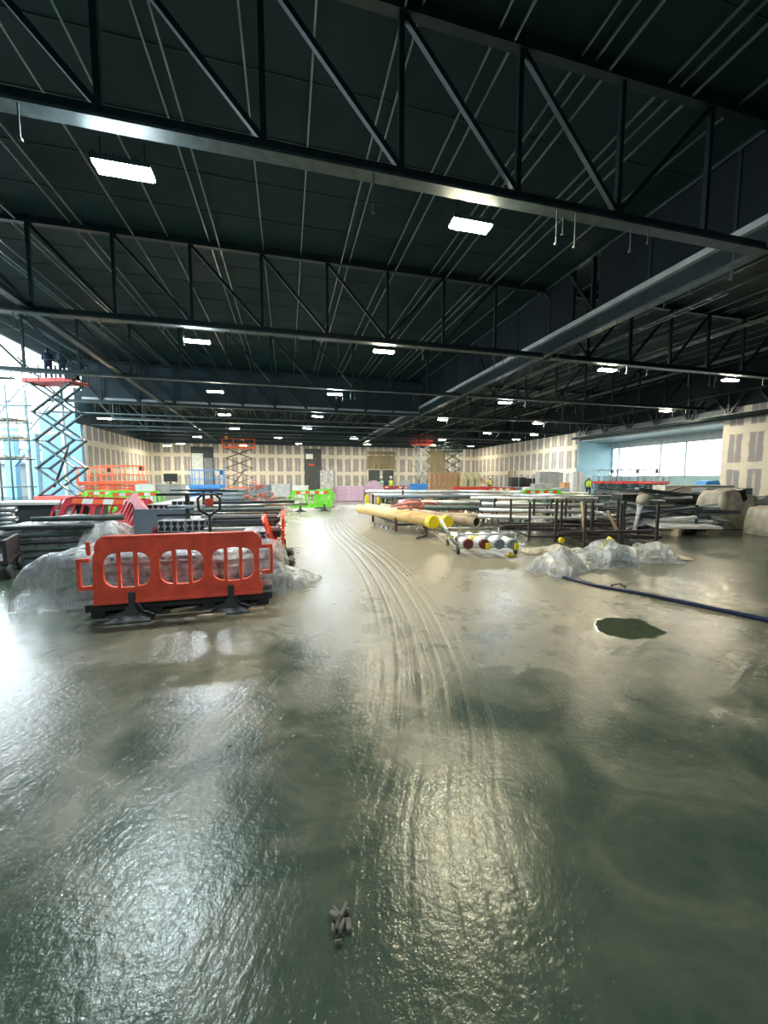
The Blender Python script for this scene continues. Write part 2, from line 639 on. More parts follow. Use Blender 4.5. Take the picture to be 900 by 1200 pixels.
def crease(q, seed):
    """sharp folds of stiff plastic: distance between the two nearest of a few scattered points"""
    d, _ = noise.voronoi(q + Vector((seed * 3.1, seed * 1.7, seed * 0.9)))
    return min(0.5, d[1] - d[0])


def lump(name, L, W, H, material, parent=None, seed=1, amp=0.12, freq=2.0, nx=56, ny=36, power=3.5, loc=None, floor_z=0.0, fold=0.03):
    """a crumpled sheet thrown over a load: facets between sharp creases, coming down to the floor all round"""
    vs, fs = [], []
    for i in range(nx + 1):
        for j in range(ny + 1):
            a = -1 + 2 * i / nx
            b = -1 + 2 * j / ny
            ang = math.atan2(b, a)
            rim = 1 + (0.20 if power < 5 else 0.07) * noise.noise(Vector((math.cos(ang) * 1.6, math.sin(ang) * 1.6, seed)))
            e = max(0.0, 1 - abs(a) ** power) * max(0.0, 1 - abs(b) ** power)
            q = Vector((a * L * 0.5 * freq, b * W * 0.5 * freq, 0))
            qq = q + Vector((noise.noise(q + Vector((0, 0, seed))), noise.noise(q + Vector((5, 0, seed))), 0)) * 0.6
            c1 = crease(qq * 0.8, seed)
            c2 = crease(qq * 2.1, seed + 4)
            n1 = noise.noise(q * 0.7 + Vector((0, 0, seed * 7.3)))
            z = H * (e ** 0.45) * (1 + amp * 2 * n1) - fold * 1.6 * (0.5 - c1) * min(1, e * 3 + .3) + fold * 0.5 * c2
            k1 = noise.noise(q * 2 + Vector((3, 3, seed)))
            vs.append((a * L / 2 * rim + 0.04 * k1, b * W / 2 * rim - 0.04 * k1, max(floor_z + 0.004 + 0.02 * c2, z if e > 0.0 else 0)))
    for i in range(nx):
        for j in range(ny):
            k = i * (ny + 1) + j
            fs.append((k, k + ny + 1, k + ny + 2, k + 1))
    mb = MB()
    mb.add(vs, fs, power >= 5)
    return mb.build(name, material, parent, loc=loc)


rnd = random.Random(7)

# ================================================================ ROOM SHELL
XL, XR, YB, YF = -17.2, 29.0, 56.5, -7.0
TOP = 6.3
DECK = 9.15


def slab(name, x0, x1, y0, y1, z0, z1, material, parent=None):
    return MB().box(((x0 + x1) / 2, (y0 + y1) / 2, (z0 + z1) / 2), (x1 - x0, y1 - y0, z1 - z0)).build(name, material, parent)


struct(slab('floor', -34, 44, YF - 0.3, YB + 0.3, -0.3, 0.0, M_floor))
struct(slab('wall_back', XL, XR, YB, YB + 0.2, 0, TOP, M_ply))
struct(slab('wall_left', XL - 0.2, XL, 39.6, YB, 0, TOP, M_ply))
struct(slab('wall_left', XL - 0.2, XL, YF, 13.0, 0, DECK, M_bulk))
struct(slab('wall_right', XR, XR + 0.2, 33.8, YB, 0, TOP, M_ply))
struct(slab('wall_right', XR, XR + 0.2, YF, 20.2, 0, TOP, M_ply))
struct(slab('wall_front', XL, XR, YF - 0.2, YF, 0, DECK, M_bulk))
struct(slab('wall_upper', XL - 0.2, XR + 0.2, YB + 0.05, YB + 0.2, TOP - 0.02, DECK + 0.1, M_bulk))
struct(slab('wall_upper', XR + 0.05, XR + 0.15, YF, YB + 0.2, TOP, DECK + 0.1, M_spine))
struct(slab('wall_upper', XL - 0.15, XL - 0.05, 38.5, YB + 0.1, TOP - 0.02, DECK + 0.1, M_bulk))
# draught curtain under the fourth truss
struct(slab('wall_bulkhead', -12.6, 10.1, 29.05, 29.15, 6.75, DECK, M_bulk))
o = struct(slab('trim_bulkhead', -12.6, 10.1, 28.93, 29.17, 6.62, 6.76, M_strip))
# recess with glazing on the right
struct(slab('wall_recess', XR, 33.4, 33.7, 33.9, 0, 6.4, M_paleblue))
struct(slab('wall_upper', XR + 0.2, XR + 0.3, 20.2, 33.7, 5.5, 6.4, M_grey))
struct(slab('wall_recess', XR + 0.2, 33.4, 14.0, 14.2, 0, 5.5, M_bulk))
struct(slab('ceiling_recess', XR + 0.2, 33.5, 14.0, 33.7, 5.35, 5.5, M_strip))
struct(slab('wall_window_sill', 33.1, 33.3, 14.2, 33.7, 0, 1.75, M_paleblue))
win = bpy.data.objects.new('window_1', None)
COL.objects.link(win)
win.location = (33.2, 14.2, 1.75)
struct(win)
fr = MB()
for zz in (0.0, 2.95):
    fr.box((0, 9.75, zz + 0.04), (0.12, 19.5, 0.1))
fr.box((0, 9.75, 3.3), (0.3, 19.5, 0.55))
for yy in (0.05, 3.9, 7.8, 11.7, 14.0, 18.6, 19.4):
    fr.box((0, yy, 1.5), (0.12, 0.1, 3.0))
fr.build('window_frame', M_strip, win)
MB().box((0.02, 9.75, 1.5), (0.02, 19.4, 2.9)).build('pane', M_glass, win)
# light blue clad return on the left, beside the open side of the building
struct(slab('wall_cladding', -20.4, XL - 0.2, 39.4, 39.6, 0, 7.4, M_clad))
struct(slab('wall_cladding', -22.6, -21.9, 38.6, 39.2, 0, 5.8, M_clad))

# ---- roof deck with its ribs
ceil = bpy.data.objects.new('ceiling', None)
COL.objects.link(ceil)
struct(ceil)
dk = MB()
dk.box(((-14.6 + 30) / 2, (YF + 40) / 2, DECK + 0.15), (44.6, 40 - YF, 0.3))
dk.box(((-17.4 + 30) / 2, (40 + YB + 0.3) / 2, DECK + 0.15), (47.4, YB + 0.3 - 40, 0.3))
dk.build('roof_deck', M_deck, ceil)
sm = MB()
for k in range(44):
    y = YF + 0.7 + k * 1.45
    sm.box(((-14.6 + 29) / 2, y, DECK - 0.005), (43.4, 0.018, 0.02))
sm.build('deck_seam', M_truss, ceil)
prl = MB().box((0, 0, 0), (0.02, 62.5, 0.05))
prl.box((0, 0, -0.025), (0.034, 62.5, 0.010))
p0 = prl.build('purlin', M_glint, ceil)
xs = []
x = -14.0
while x < 28.5:
    xs.append(x)
    x += rnd.choice((0.95, 1.2, 1.35)) if rnd.random() > 0.22 else 0.3
for i, x in enumerate(xs):
    o = p0 if i == 0 else child_copy(p0)
    o.location = (x, 24.8, DECK - 0.10 - 0.10 * (i % 3 == 0))

# ---- roof trusses
PAN = 2.16
ZB, ZT = 6.38, 9.0
vt = MB()
vt.bar((0, 0, 0), (0, 0, ZT - ZB), 0.09, 0.09)
v_src = vt
hang_meshes = []


def truss(y, x0, x1, node0, mid, label, group, n_hang=26, seed=0, flange=M_flange):
    t = thing('roof_truss', label, 'roof truss', (x0, y, ZB), 0, group)
    Lx = x1 - x0
    MB().box((Lx / 2, 0, 0.13), (Lx, 0.10, 0.16)).build('bottom_chord', M_truss, t)
    MB().box((Lx / 2, 0, 0.022), (Lx, 0.24, 0.045)).build('bottom_flange', flange, t)
    MB().box((Lx / 2, 0, ZT - ZB), (Lx, 0.16, 0.2)).build('top_chord', M_truss, t)
    nodes = []
    x = node0
    while x - PAN > x0:
        x -= PAN
    while x < x1:
        nodes.append(x - x0)
        x += PAN
    vo = do = None
    dm = MB().bar((0, 0, 0), (-PAN, 0, ZT - ZB - 0.25), 0.085, 0.085, (0, 1, 0))
    for x in nodes:
        if vo is None:
            vo = v_src.build('vertical', M_truss, t, loc=(x, 0, 0.15))
            do = dm.build('diagonal', M_truss, t, loc=(x, 0, 0.2))
        else:
            child_copy(vo, (x, 0, 0.15))
            if x + x0 < mid:
                child_copy(do, (x, 0, 0.2))
            else:
                child_copy(do, (x - PAN, 0, 0.2), scale=(-1, 1, 1))
    # threaded rods and clips left hanging under the chord
    rg = random.Random(seed + 11)
    ho = None
    for k in range(n_hang):
        ln = rg.choice((0.22, 0.3, 0.3, 0.45, 0.6))
        xx = rg.uniform(0.3, Lx - 0.3)
        if ho is None:
            hm = MB().box((0, 0, -0.5), (0.018, 0.018, 1.0))
            hm.box((0, 0, -0.97), (0.05, 0.05, 0.06))
            ho = hm.build('hanger_rod', M_flange, t, loc=(xx, 0, 0))
            ho.scale = (1, 1, ln)
        else:
            child_copy(ho, (xx, rg.choice((-0.08, 0.08)), 0), scale=(1, 1, ln))
    return t


YS = [6.5 + 7.45 * k for k in range(7)]
ordn = ['nearest', 'second', 'third', 'fourth', 'fifth', 'sixth', 'farthest']
for k, y in enumerate(YS):
    lab = f'{ordn[k]} dark steel roof truss from the camera, spanning left of the long spine girder'
    truss(y, -14.4 if k < 5 else -17.0, 10.1, (-2.4 if k == 0 else -2.85), 5.0 if k else 6.5, lab, 'roof trusses over the main bays', 12 if k < 1 else (34 if k < 3 else 60), k,
          M_strip if k == 4 else M_flange)  # fifth truss: daylight on its flange painted in as a paler colour
for k, y in enumerate(YS):
    lab = f'{ordn[k]} dark steel roof truss from the camera, spanning right of the long spine girder'
    truss(y, 10.5, 28.9, 14.42, -50, lab, 'roof trusses over the right bay', 10 if k < 1 else 30, 40 + k)

# ---- spine girder running into the depth
sp = thing('spine_girder', 'long dark spine girder with a pale upper strip running into the depth of the hall', 'girder', (10.3, YF, 6.5))
LY = YB - YF
MB().box((0, LY / 2, 0.03), (0.28, LY, 0.06)).build('bottom_flange', M_flange, sp)
MB().box((0, LY / 2, 0.28), (0.12, LY, 0.46)).build('web', M_truss, sp)
MB().box((-0.12, LY / 2, 0.60), (0.16, LY, 0.16)).build('pale_strip', M_strip, sp)
pan = MB()
for a, b in ((0, 18.3), (19.5, 24), (24.0, 46), (47.2, LY)):
    pan.box((0.02, (a + b) / 2, 1.66), (0.1, b - a, 1.95))
pan.build('side_cladding', M_spine, sp)
MB().box((0, LY / 2, 2.62), (0.2, LY, 0.14)).build('top_flange', M_truss, sp)
st = None
for k in range(28):
    y = 1 + k * 2.2
    if st is None:
        st = MB().box((0, 0, 1.6), (0.16, 0.08, 2.0)).build('stiffener', M_truss, sp, loc=(0.02, y, 0))
    else:
        child_copy(st, (0.02, y, 0))
dg_ = None
for k in range(6):
    a = 15.5 + 7.45 * k
    q = MB().bar((0.02, 0, 0.75), (0.02, 1.2, 2.5), 0.09, 0.09)
    if dg_ is None:
        dg_ = q.build('diagonal', M_truss, sp, loc=(-0.06, a + 3, 0))
    else:
        child_copy(dg_, (-0.06, a + 3, 0))
rg = random.Random(5)
ho = None
for k in range(60):
    y = 9 + k * 0.75 + rg.uniform(-0.2, 0.2)
    ln = rg.choice((0.25, 0.35, 0.5))
    if ho is None:
        hm = MB().box((0, 0, -0.5), (0.02, 0.02, 1.0))
        hm.box((0, 0, -0.95), (0.12, 0.05, 0.08))
        ho = hm.build('hanger_rod', M_flange, sp, loc=(0.15, y, 0))
        ho.scale = (1, 1, ln)
    else:
        child_copy(ho, (rg.choice((-0.15, 0.18)), y, 0), scale=(1, 1, ln))

# left girder (single deep angle running into the depth)
lg = thing('eaves_girder', 'slanting dark girder with a pale edge on the left running to the back wall', 'girder', (-6.9, YF, 6.5))
p_a, p_b = Vector((0.35, 0.1, 0)), Vector((-1.9, 60, 0))
MB().bar(p_a + Vector((0, 0, 0.02)), p_b + Vector((0, 0, 0.02)), 0.22, 0.04).build('bottom_flange', M_flange, lg)
MB().bar(p_a + Vector((0, 0, 0.14)), p_b + Vector((0, 0, 0.14)), 0.06, 0.2).build('web', M_truss, lg)

# lintel girder over the recess on the right
lt = thing('lintel_truss', 'dark lattice lintel truss above the bright window recess on the right', 'roof truss', (28.8, 14, 5.5))
MB().box((0, 9.9, 0.12), (0.3, 19.8, 0.24)).build('bottom_chord', M_truss, lt)
MB().box((-0.16, 9.9, 0.29), (0.06, 19.8, 0.08)).build('pale_strip', M_strip, lt)
MB().box((0, 9.9, 1.75), (0.2, 19.8, 0.14)).build('top_chord', M_truss, lt)
vv = dd1 = None
for k in range(8):
    y = 0.6 + k * 2.6
    if vv is None:
        vv = MB().bar((0, 0, 0.2), (0, 0, 1.7), 0.12, 0.12).build('vertical', M_truss, lt, loc=(0, y, 0))
        dd1 = MB().bar((0, 0, 0.25), (0, 0.9, 1.6), 0.12, 0.12).build('diagonal', M_truss, lt, loc=(0, y, 0))
    else:
        child_copy(vv, (0, y, 0))
        child_copy(dd1, (0, y, 0))
    child_copy(dd1, (0, y, 0), scale=(1, -1, 1))
tag(MB().tube([(28.2, 14.5, 5.62), (28.2, 33.6, 5.62)], 0.13, 12).build('duct_pipe', M_truss), 'dark round pipe hung along the lintel truss over the window recess', 'pipe')

# services under the roof beyond the bulkhead: pipes across and along
svc = [((-16.5, 33.0, 6.35), (9.8, 33.0, 6.35), 0.06, 'pale sprinkler pipe across the bay just behind the dark bulkhead'),
       ((-16.8, 40.0, 6.35), (10, 40.0, 6.35), 0.07, 'grey service pipe across the bay behind the fifth truss'),
       ((-16.8, 47.5, 6.5), (28, 47.5, 6.5), 0.07, 'grey service pipe across the hall before the farthest truss'),
       ((11.0, 25.0, 7.3), (28.5, 25.0, 7.3), 0.05, 'thin pipe across the right bay behind the third truss'),
       ((11.0, 17.5, 7.6), (28.5, 17.5, 7.6), 0.05, 'thin pipe across the right bay behind the second truss')]
for a, b, r_, lab in svc:
    sp_ = tag(MB().tube([a, b], r_, 8).build('service_pipe', M_flange), lab, 'pipe')
    rod_ = None
    for k in range(int((b[0] - a[0]) / 3)):
        hh = DECK - a[2] - 0.1
        if rod_ is None:
            rod_ = MB().box((0, 0, hh / 2), (0.015, 0.015, hh)).build('hanger_rod', M_flange, sp_, loc=(a[0] + 1.5, a[1], a[2]))
        else:
            child_copy(rod_, (a[0] + 1.5 + 3 * k, a[1], a[2]))
tray_specs = [(12.6, 'nearest the spine girder'), (15.4, 'in the middle of the right bay'), (19.5, 'farther out in the right bay'), (24.0, 'nearest the right wall')]
for xx, lab in tray_specs:
    mb = MB()
    for s_ in (-0.15, 0.15):
        mb.box((xx + s_, 33, 8.2), (0.03, 44, 0.08))
    for k in range(60):
        mb.box((xx, 11.5 + k * 0.72, 8.18), (0.3, 0.05, 0.02))
    tag(mb.build('cable_tray', M_galv), f'ladder cable tray under the roof, {lab}', 'cable tray')

# ---- ceiling lamps
lamp_px = [(145, 200, 0, 'c'), (552, 265, 0, 'w'), (231, 400, 1, 'c'), (450, 412, 1, 'w'), (712, 432, 1, 'w'), (856, 444, 1, 'w'),
           (252, 459, 2, 'w'), (392, 462, 2, 'c'), (592, 472, 2, 'c'), (817, 482, 2, 'w'),
           (263, 486, 3, 'w'), (372, 488, 3, 'c'), (519, 492, 3, 'w'), (630, 495, 3, 'w'),
           (275, 502, 4, 'w'), (360, 502, 4, 'c'), (571, 507, 4, 'w'), (518, 515, 5, 'w'), (605, 515, 4, 'c'), (648, 508, 4, 'w'),
           (231, 512, 5, 'w'), (326, 513, 5, 'w'), (415, 514, 5, 'c'), (123, 499, 3, 'w'), (285, 522, 6, 'w'), (350, 520, 6, 'w'),
           (196, 522, 6, 'w'), (212, 520, 6, 'w'), (430, 521, 6, 'w'), (507, 522, 6, 'w'), (567, 521, 6, 'w'), (5, 446, 2, 'c'), (-42, 392, 1, 'c')]
rows = ['under the nearest truss', 'under the second truss', 'under the third truss', 'under the dark bulkhead', 'under the fifth truss', 'under the sixth truss', 'near the back wall']


def make_lamp(kind):
    t = thing('ceiling_lamp', 'x', 'ceiling lamp')
    hs = MB().box((0, 0, 0.055), (0.80, 0.29, 0.05))
    hs.box((0, 0.14, 0.02), (0.80, 0.015, 0.06)).box((0, -0.14, 0.025), (0.80, 0.012, 0.04))
    for k in range(9):
        hs.box((-0.36 + k * 0.09, 0, 0.12), (0.012, 0.24, 0.07))
    hs.build('housing', M_truss, t)
    MB().box((0, 0, 0), (0.74, 0.25, 0.05)).build('diffuser', E_cool if kind == 'c' else E_warm, t)
    for s_ in (-0.3, 0.3):
        MB().box((s_, 0, 0.27), (0.015, 0.015, 0.32)).build('bracket', M_truss, t)
    return t


srcs = {'c': make_lamp('c'), 'w': make_lamp('w')}
used = {'c': True, 'w': True}
lp = []
for px, py, row, kd in lamp_px:
    p = AY(px, py, YS[row] + 0.55)
    p.z = min(6.32, max(5.5, p.z))
    p.x = min(p.x, 26.0)
    lp.append([p, row, kd, px])
for row in range(7):
    rr = sorted([q for q in lp if q[1] == row], key=lambda q: q[3])
    nm = ['leftmost', 'second from the left', 'third from the left', 'fourth from the left', 'fifth from the left', 'sixth from the left', 'seventh from the left']
    for i, q in enumerate(rr):
        col = 'cool white' if q[2] == 'c' else 'warm white'
        pos = nm[i] if i < len(rr) - 1 or len(rr) == 1 else 'rightmost'
        place(srcs[q[2]], used[q[2]], q[0], 0, f'glowing {col} flood lamp {rows[row]}, {pos} of that row', 'flood lamps under the roof')
        used[q[2]] = False
for X_, sd in ((-3.0, 'left'), (3.4, 'right')):  # added lamps out of view, brightening the front of the red barrier
    place(srcs['c'], False, (X_, -6.0, 6.2), 0, f'added unseen cool white lamp behind the viewer to brighten the barrier, on the {sd}', 'flood lamps under the roof')

# ================================================================ SAFETY BARRIERS
def arc(cx, cz, r, a0, a1, n=7):
    return [(cx + r * math.cos(R(a0 + (a1 - a0) * k / n)), cz + r * math.sin(R(a0 + (a1 - a0) * k / n))) for k in range(n + 1)]


def make_barrier(label, group, material, strip=None):
    t = thing('safety_barrier', label, 'barrier', group=group)
    # outline: 2 m panel with rounded shoulders and stepped ends
    out = [(-0.98, 0.18), (0.96, 0.18), (0.96, 0.33), (0.93, 0.36), (0.93, 0.78), (0.97, 0.80), (0.97, 0.90)]
    out += arc(0.82, 0.86, 0.14, 25, 90) + arc(-0.80, 0.86, 0.14, 90, 170) + [(-0.94, 0.80), (-0.96, 0.78)]
    holes = []
    for c in (-0.61, 0.0, 0.61):
        z0, z1, r_ = 0.38, 0.80, 0.135
        w3, b_ = 0.155, 0.028
        xl = c - 0.5 * w3 - b_ - w3
        holes.append([(xl + w3, z0), (xl + w3, z1)] + arc(xl + r_, z1 - r_, r_, 90, 180) + arc(xl + r_, z0 + r_, r_, 180, 270))
        holes.append([(c - w3 / 2, z0 - 0.01), (c + w3 / 2, z0 - 0.01), (c + w3 / 2, z1 + 0.01), (c - w3 / 2, z1 + 0.01)])
        xr = c + 0.5 * w3 + b_ + w3
        holes.append([(xr - w3, z0), (xr - w3, z1)] + arc(xr - r_, z1 - r_, r_, 90, 0) + arc(xr - r_, z0 + r_, r_, 0, -90))
    cutplate('panel', out, holes, 0.05, material, t, 0.006)
    rim = MB()
    rim.box((0, 0, 0.985), (1.62, 0.075, 0.035))
    rim.box((0, 0, 0.20), (1.88, 0.08, 0.04))
    for x_ in (-0.305, 0.305):
        for z_ in (0.46, 0.74):
            rim.tube([(x_, -0.045, z_), (x_, 0.045, z_)], 0.028, 12)
    rim.build('moulded_rim', material, t, 0.008)
    hk = MB()
    hk.box((-1.075, 0, 0.72), (0.13, 0.04, 0.05)).box((-1.12, 0, 0.55), (0.04, 0.04, 0.36)).box((-1.05, 0, 0.39), (0.13, 0.04, 0.05)).box((-1.01, 0, 0.86), (0.04, 0.035, 0.16))
    hk.build('hook', material, t, 0.005)
    hk = MB()
    hk.box((1.03, 0, 0.80), (0.15, 0.04, 0.05)).box((1.09, 0, 0.62), (0.04, 0.04, 0.36)).box((1.03, 0, 0.46), (0.13, 0.04, 0.05))
    hk.build('hook', material, t, 0.005)
    fo = None
    for x_ in (-0.57, 0.57):
        if fo is None:
            fm = MB()
            prof = [(-0.26, 0.0), (0.26, 0.0), (0.24, 0.025), (0.12, 0.07), (0.04, 0.14), (0.035, 0.30), (-0.035, 0.30), (-0.04, 0.14), (-0.12, 0.07), (-0.24, 0.025)]
            fm.prism(prof, 'x', -0.035, 0.035)
            # flared skirt of the foot
            ring = [(-0.25, -0.24), (0.25, -0.24), (0.23, 0.24), (-0.23, 0.24)]
            top = [(-0.03, -0.05), (0.03, -0.05), (0.03, 0.05), (-0.03, 0.05)]
            md = [(-0.10, -0.14), (0.10, -0.14), (0.10, 0.14), (-0.10, 0.14)]
            vs = [(a, b, 0.0) for a, b in ring] + [(a, b, 0.015) for a, b in ring] + [(a, b, 0.07) for a, b in md] + [(a, b, 0.17) for a, b in top]
            fs = [(3, 2, 1, 0), (12, 13, 14, 15)]
            for l_ in range(3):
                for k in range(4):
                    fs.append((l_ * 4 + k, l_ * 4 + (k + 1) % 4, (l_ + 1) * 4 + (k + 1) % 4, (l_ + 1) * 4 + k))
            fm.add(vs, fs)
            fm.box((0, -0.04, 0.22), (0.07, 0.035, 0.20))
            fo = fm.build('foot', M_rubber, t, 0.006, loc=(x_, 0, 0))
        else:
            child_copy(fo, (x_, 0, 0))
    if strip:
        for k in range(7):
            MB().box((-0.66 + k * 0.22, -0.032, 0.885), (0.215, 0.012, 0.13)).build('reflective_patch', (M_wred, M_white)[k % 2] if k in (0, 2, 4, 6) or k % 2 else M_white, t)
    return t


hero = make_barrier('red plastic safety barrier with slotted panel standing nearest the camera on two black feet', 'red safety barriers', M_red)
hero.location = (-1.16, 4.66, 0.0)
hero.scale = (0.88, 0.9, 0.90)
hero.rotation_euler = (0, 0, R(1.5))
dirt = None

# two barriers seen almost edge-on right behind it
c = copy_tree(hero)
p = G(322, 668)
c.location = (p.x + 0.12, p.y + 0.95, 0.0)
c.rotation_euler = (R(2), R(0), R(90))
c['label'] = 'red safety barrier seen edge-on at the right end of the metal channel stack'
c = copy_tree(hero)
c.location = (p.x + 0.12, p.y + 0.80, 0.02)
c.rotation_euler = (R(-20), R(0), R(91))
c['label'] = 'red safety barrier leaning over edge-on beside the upright one, against the channels'

# weathered red barriers tipped in a heap on the left
rb = make_barrier('faded red barrier with white reflective patches, on top of the heap at the left', 'faded red barriers heaped at the left', M_redd, True)
q = AD(112, 8.6)
rb.location = (q.x, q.y, 0.18)
rb.rotation_euler = (R(-28), R(2), R(-6))
c = copy_tree(rb)
q = AD(138, 7.9)
c.location = (q.x, q.y + 0.1, 0.1)
c.rotation_euler = (R(-48), R(6), R(-32))
c['label'] = 'faded red barrier lying tipped under the top one of the left heap'
rc = make_barrier('dark red barrier tilted on its end beside the grey board', 'faded red barriers heaped at the left', M_redd)
q = AD(148, 7.9)
rc.location = (q.x - 0.1, q.y, 0.05)
rc.rotation_euler = (R(-20), R(18), R(-60))

# lime green barriers
lm = make_barrier('lime green barrier with orange and white strip standing alone beside the open lane', 'lime green barriers', M_lime, True)
lm.location = ((0.22 + 2.05) / 2, 18.5, 0)
lm.rotation_euler = (0, 0, R(8))
for px, dep, rz, lab in ((126, 17.5, 4, 'lime green barrier below the left orange lift, left of two'), (157, 16.0, 28, 'lime green barrier below the left orange lift, right of two'),
                         (635, 19.0, -14, 'lime green barrier showing above the pipe racks right of centre'), (380, 20.4, 60, 'lime green barrier turned end-on behind the lone lime barrier')):
    c = copy_tree(lm)
    c.location = AD(px, dep)
    c.rotation_euler = (0, 0, R(rz))
    c['label'] = lab
# red and white round-ended barriers in front of the double doors
rw = make_barrier('red barrier before the double doors, left of the pair', 'red barriers before the double doors', M_redd, True)
rw.location = AD(447, 31.0)
for px, lab in ((476, 'red barrier before the double doors, right of the pair'),):
    c = copy_tree(rw)
    c.location = AD(px, 30)
    c.rotation_euler = (0, 0, R(-10))
    c['label'] = lab


# ================================================================ PEOPLE
def person(label, loc, rz=0.0, vest=M_hivis, hat=M_hat, arm='down', h=1.76):
    t = thing('person', label, 'person', loc, rz, 'site workers')
    s = h / 1.76
    V = [(0, 0, 0.95), (0, 0, 1.12), (0, 0.0, 1.32), (0, 0.0, 1.45), (0, 0.0, 1.53), (0, 0.015, 1.62), (0, 0.02, 1.70)]
    Rr = [0.13, 0.125, 0.145, 0.10, 0.055, 0.085, 0.08]
    E_ = [(0, 1), (1, 2), (2, 3), (3, 4), (4, 5), (5, 6)]

    def chain(start, pts, rs):
        prev = start
        for p_, r_ in zip(pts, rs):
            V.append(p_)
            Rr.append(r_)
            E_.append((prev, len(V) - 1))
            prev = len(V) - 1
    for sx_ in (-1, 1):
        chain(0, [(sx_ * 0.10, 0, 0.88), (sx_ * 0.11, 0.02, 0.50), (sx_ * 0.12, -0.02, 0.10), (sx_ * 0.12, 0.12, 0.045)], [0.095, 0.065, 0.05, 0.045])
        if arm == 'down':
            pts = [(sx_ * 0.19, 0, 1.42), (sx_ * 0.25, -0.02, 1.14), (sx_ * 0.26, 0.08, 0.90), (sx_ * 0.26, 0.10, 0.80)]
        else:
            pts = [(sx_ * 0.19, 0, 1.42), (sx_ * 0.24, 0.08, 1.18), (sx_ * 0.16, 0.32, 1.20), (sx_ * 0.14, 0.41, 1.22)]
        chain(3, pts, [0.062, 0.045, 0.036, 0.04])
    me = bpy.data.meshes.new('body')
    me.from_pydata([tuple(c_ * s for c_ in v) for v in V], E_, [])
    ob = bpy.data.objects.new('body', me)
    COL.objects.link(ob)
    ob.parent = t
    sk = ob.modifiers.new('skin', 'SKIN')
    for i, sv in enumerate(me.skin_vertices[0].data):
        sv.radius = (Rr[i] * s * (1.25 if i in (0, 1, 2) else 1), Rr[i] * s)
    me.skin_vertices[0].data[0].use_root = True
    ss_ = ob.modifiers.new('sub', 'SUBSURF')
    ss_.levels = ss_.render_levels = 1
    me.materials.append(M_navy)
    # face and ears sit on the head; hat, vest as clothing
    fm = MB()
    rings = [(0.0, 0.052, 1.52), (0.012, 0.080, 1.575), (0.02, 0.088, 1.63), (0.012, 0.075, 1.70), (0.0, 0.03, 1.74)]
    fm.tube([(0, a + 0.02, z) for a, _, z in rings], [r_ for _, r_, _ in rings], 12)
    fm.box((0, 0.118, 1.625), (0.024, 0.03, 0.045))
    for sx_ in (-1, 1):
        fm.box((sx_ * 0.09, 0.02, 1.63), (0.015, 0.035, 0.055))
    hd = fm.build('head', M_skin, t)
    vm = MB()
    vm.tube([(0, 0, z) for z in (0.93, 1.05, 1.25, 1.40, 1.47)], [0.165, 0.165, 0.18, 0.165, 0.085], 14)
    vv_ = vm.build('hi_vis_vest', vest, t)
    vv_.scale = (1.12, 0.85, 1)
    hm_ = MB()
    hm_.tube([(0, 0.015, z) for z in (1.665, 1.675, 1.70, 1.75, 1.785, 1.80)], [0.125, 0.125, 0.105, 0.095, 0.06, 0.01], 14)
    hm_.build('hard_hat', hat, t)
    for ch in (hd,):
        ch.scale = (s, s, s)
    return t


person('person in a hi-vis yellow vest standing before the blue wall near the bright window', AD(690, 29.0), R(160))
person('person in a hi-vis vest before the double doors, right of the pair', AD(458, 33.5), R(170), arm='up')
person('person in a pale hi-vis vest before the double doors, left of the pair', AD(447, 34.0), R(200), mat('pale_vest', (0.5, 0.75, 0.45), 0.7), arm='up')
person('small person in hi-vis clothing by the timber heap at the right of the back wall', AD(574, 41), R(180), arm='up')


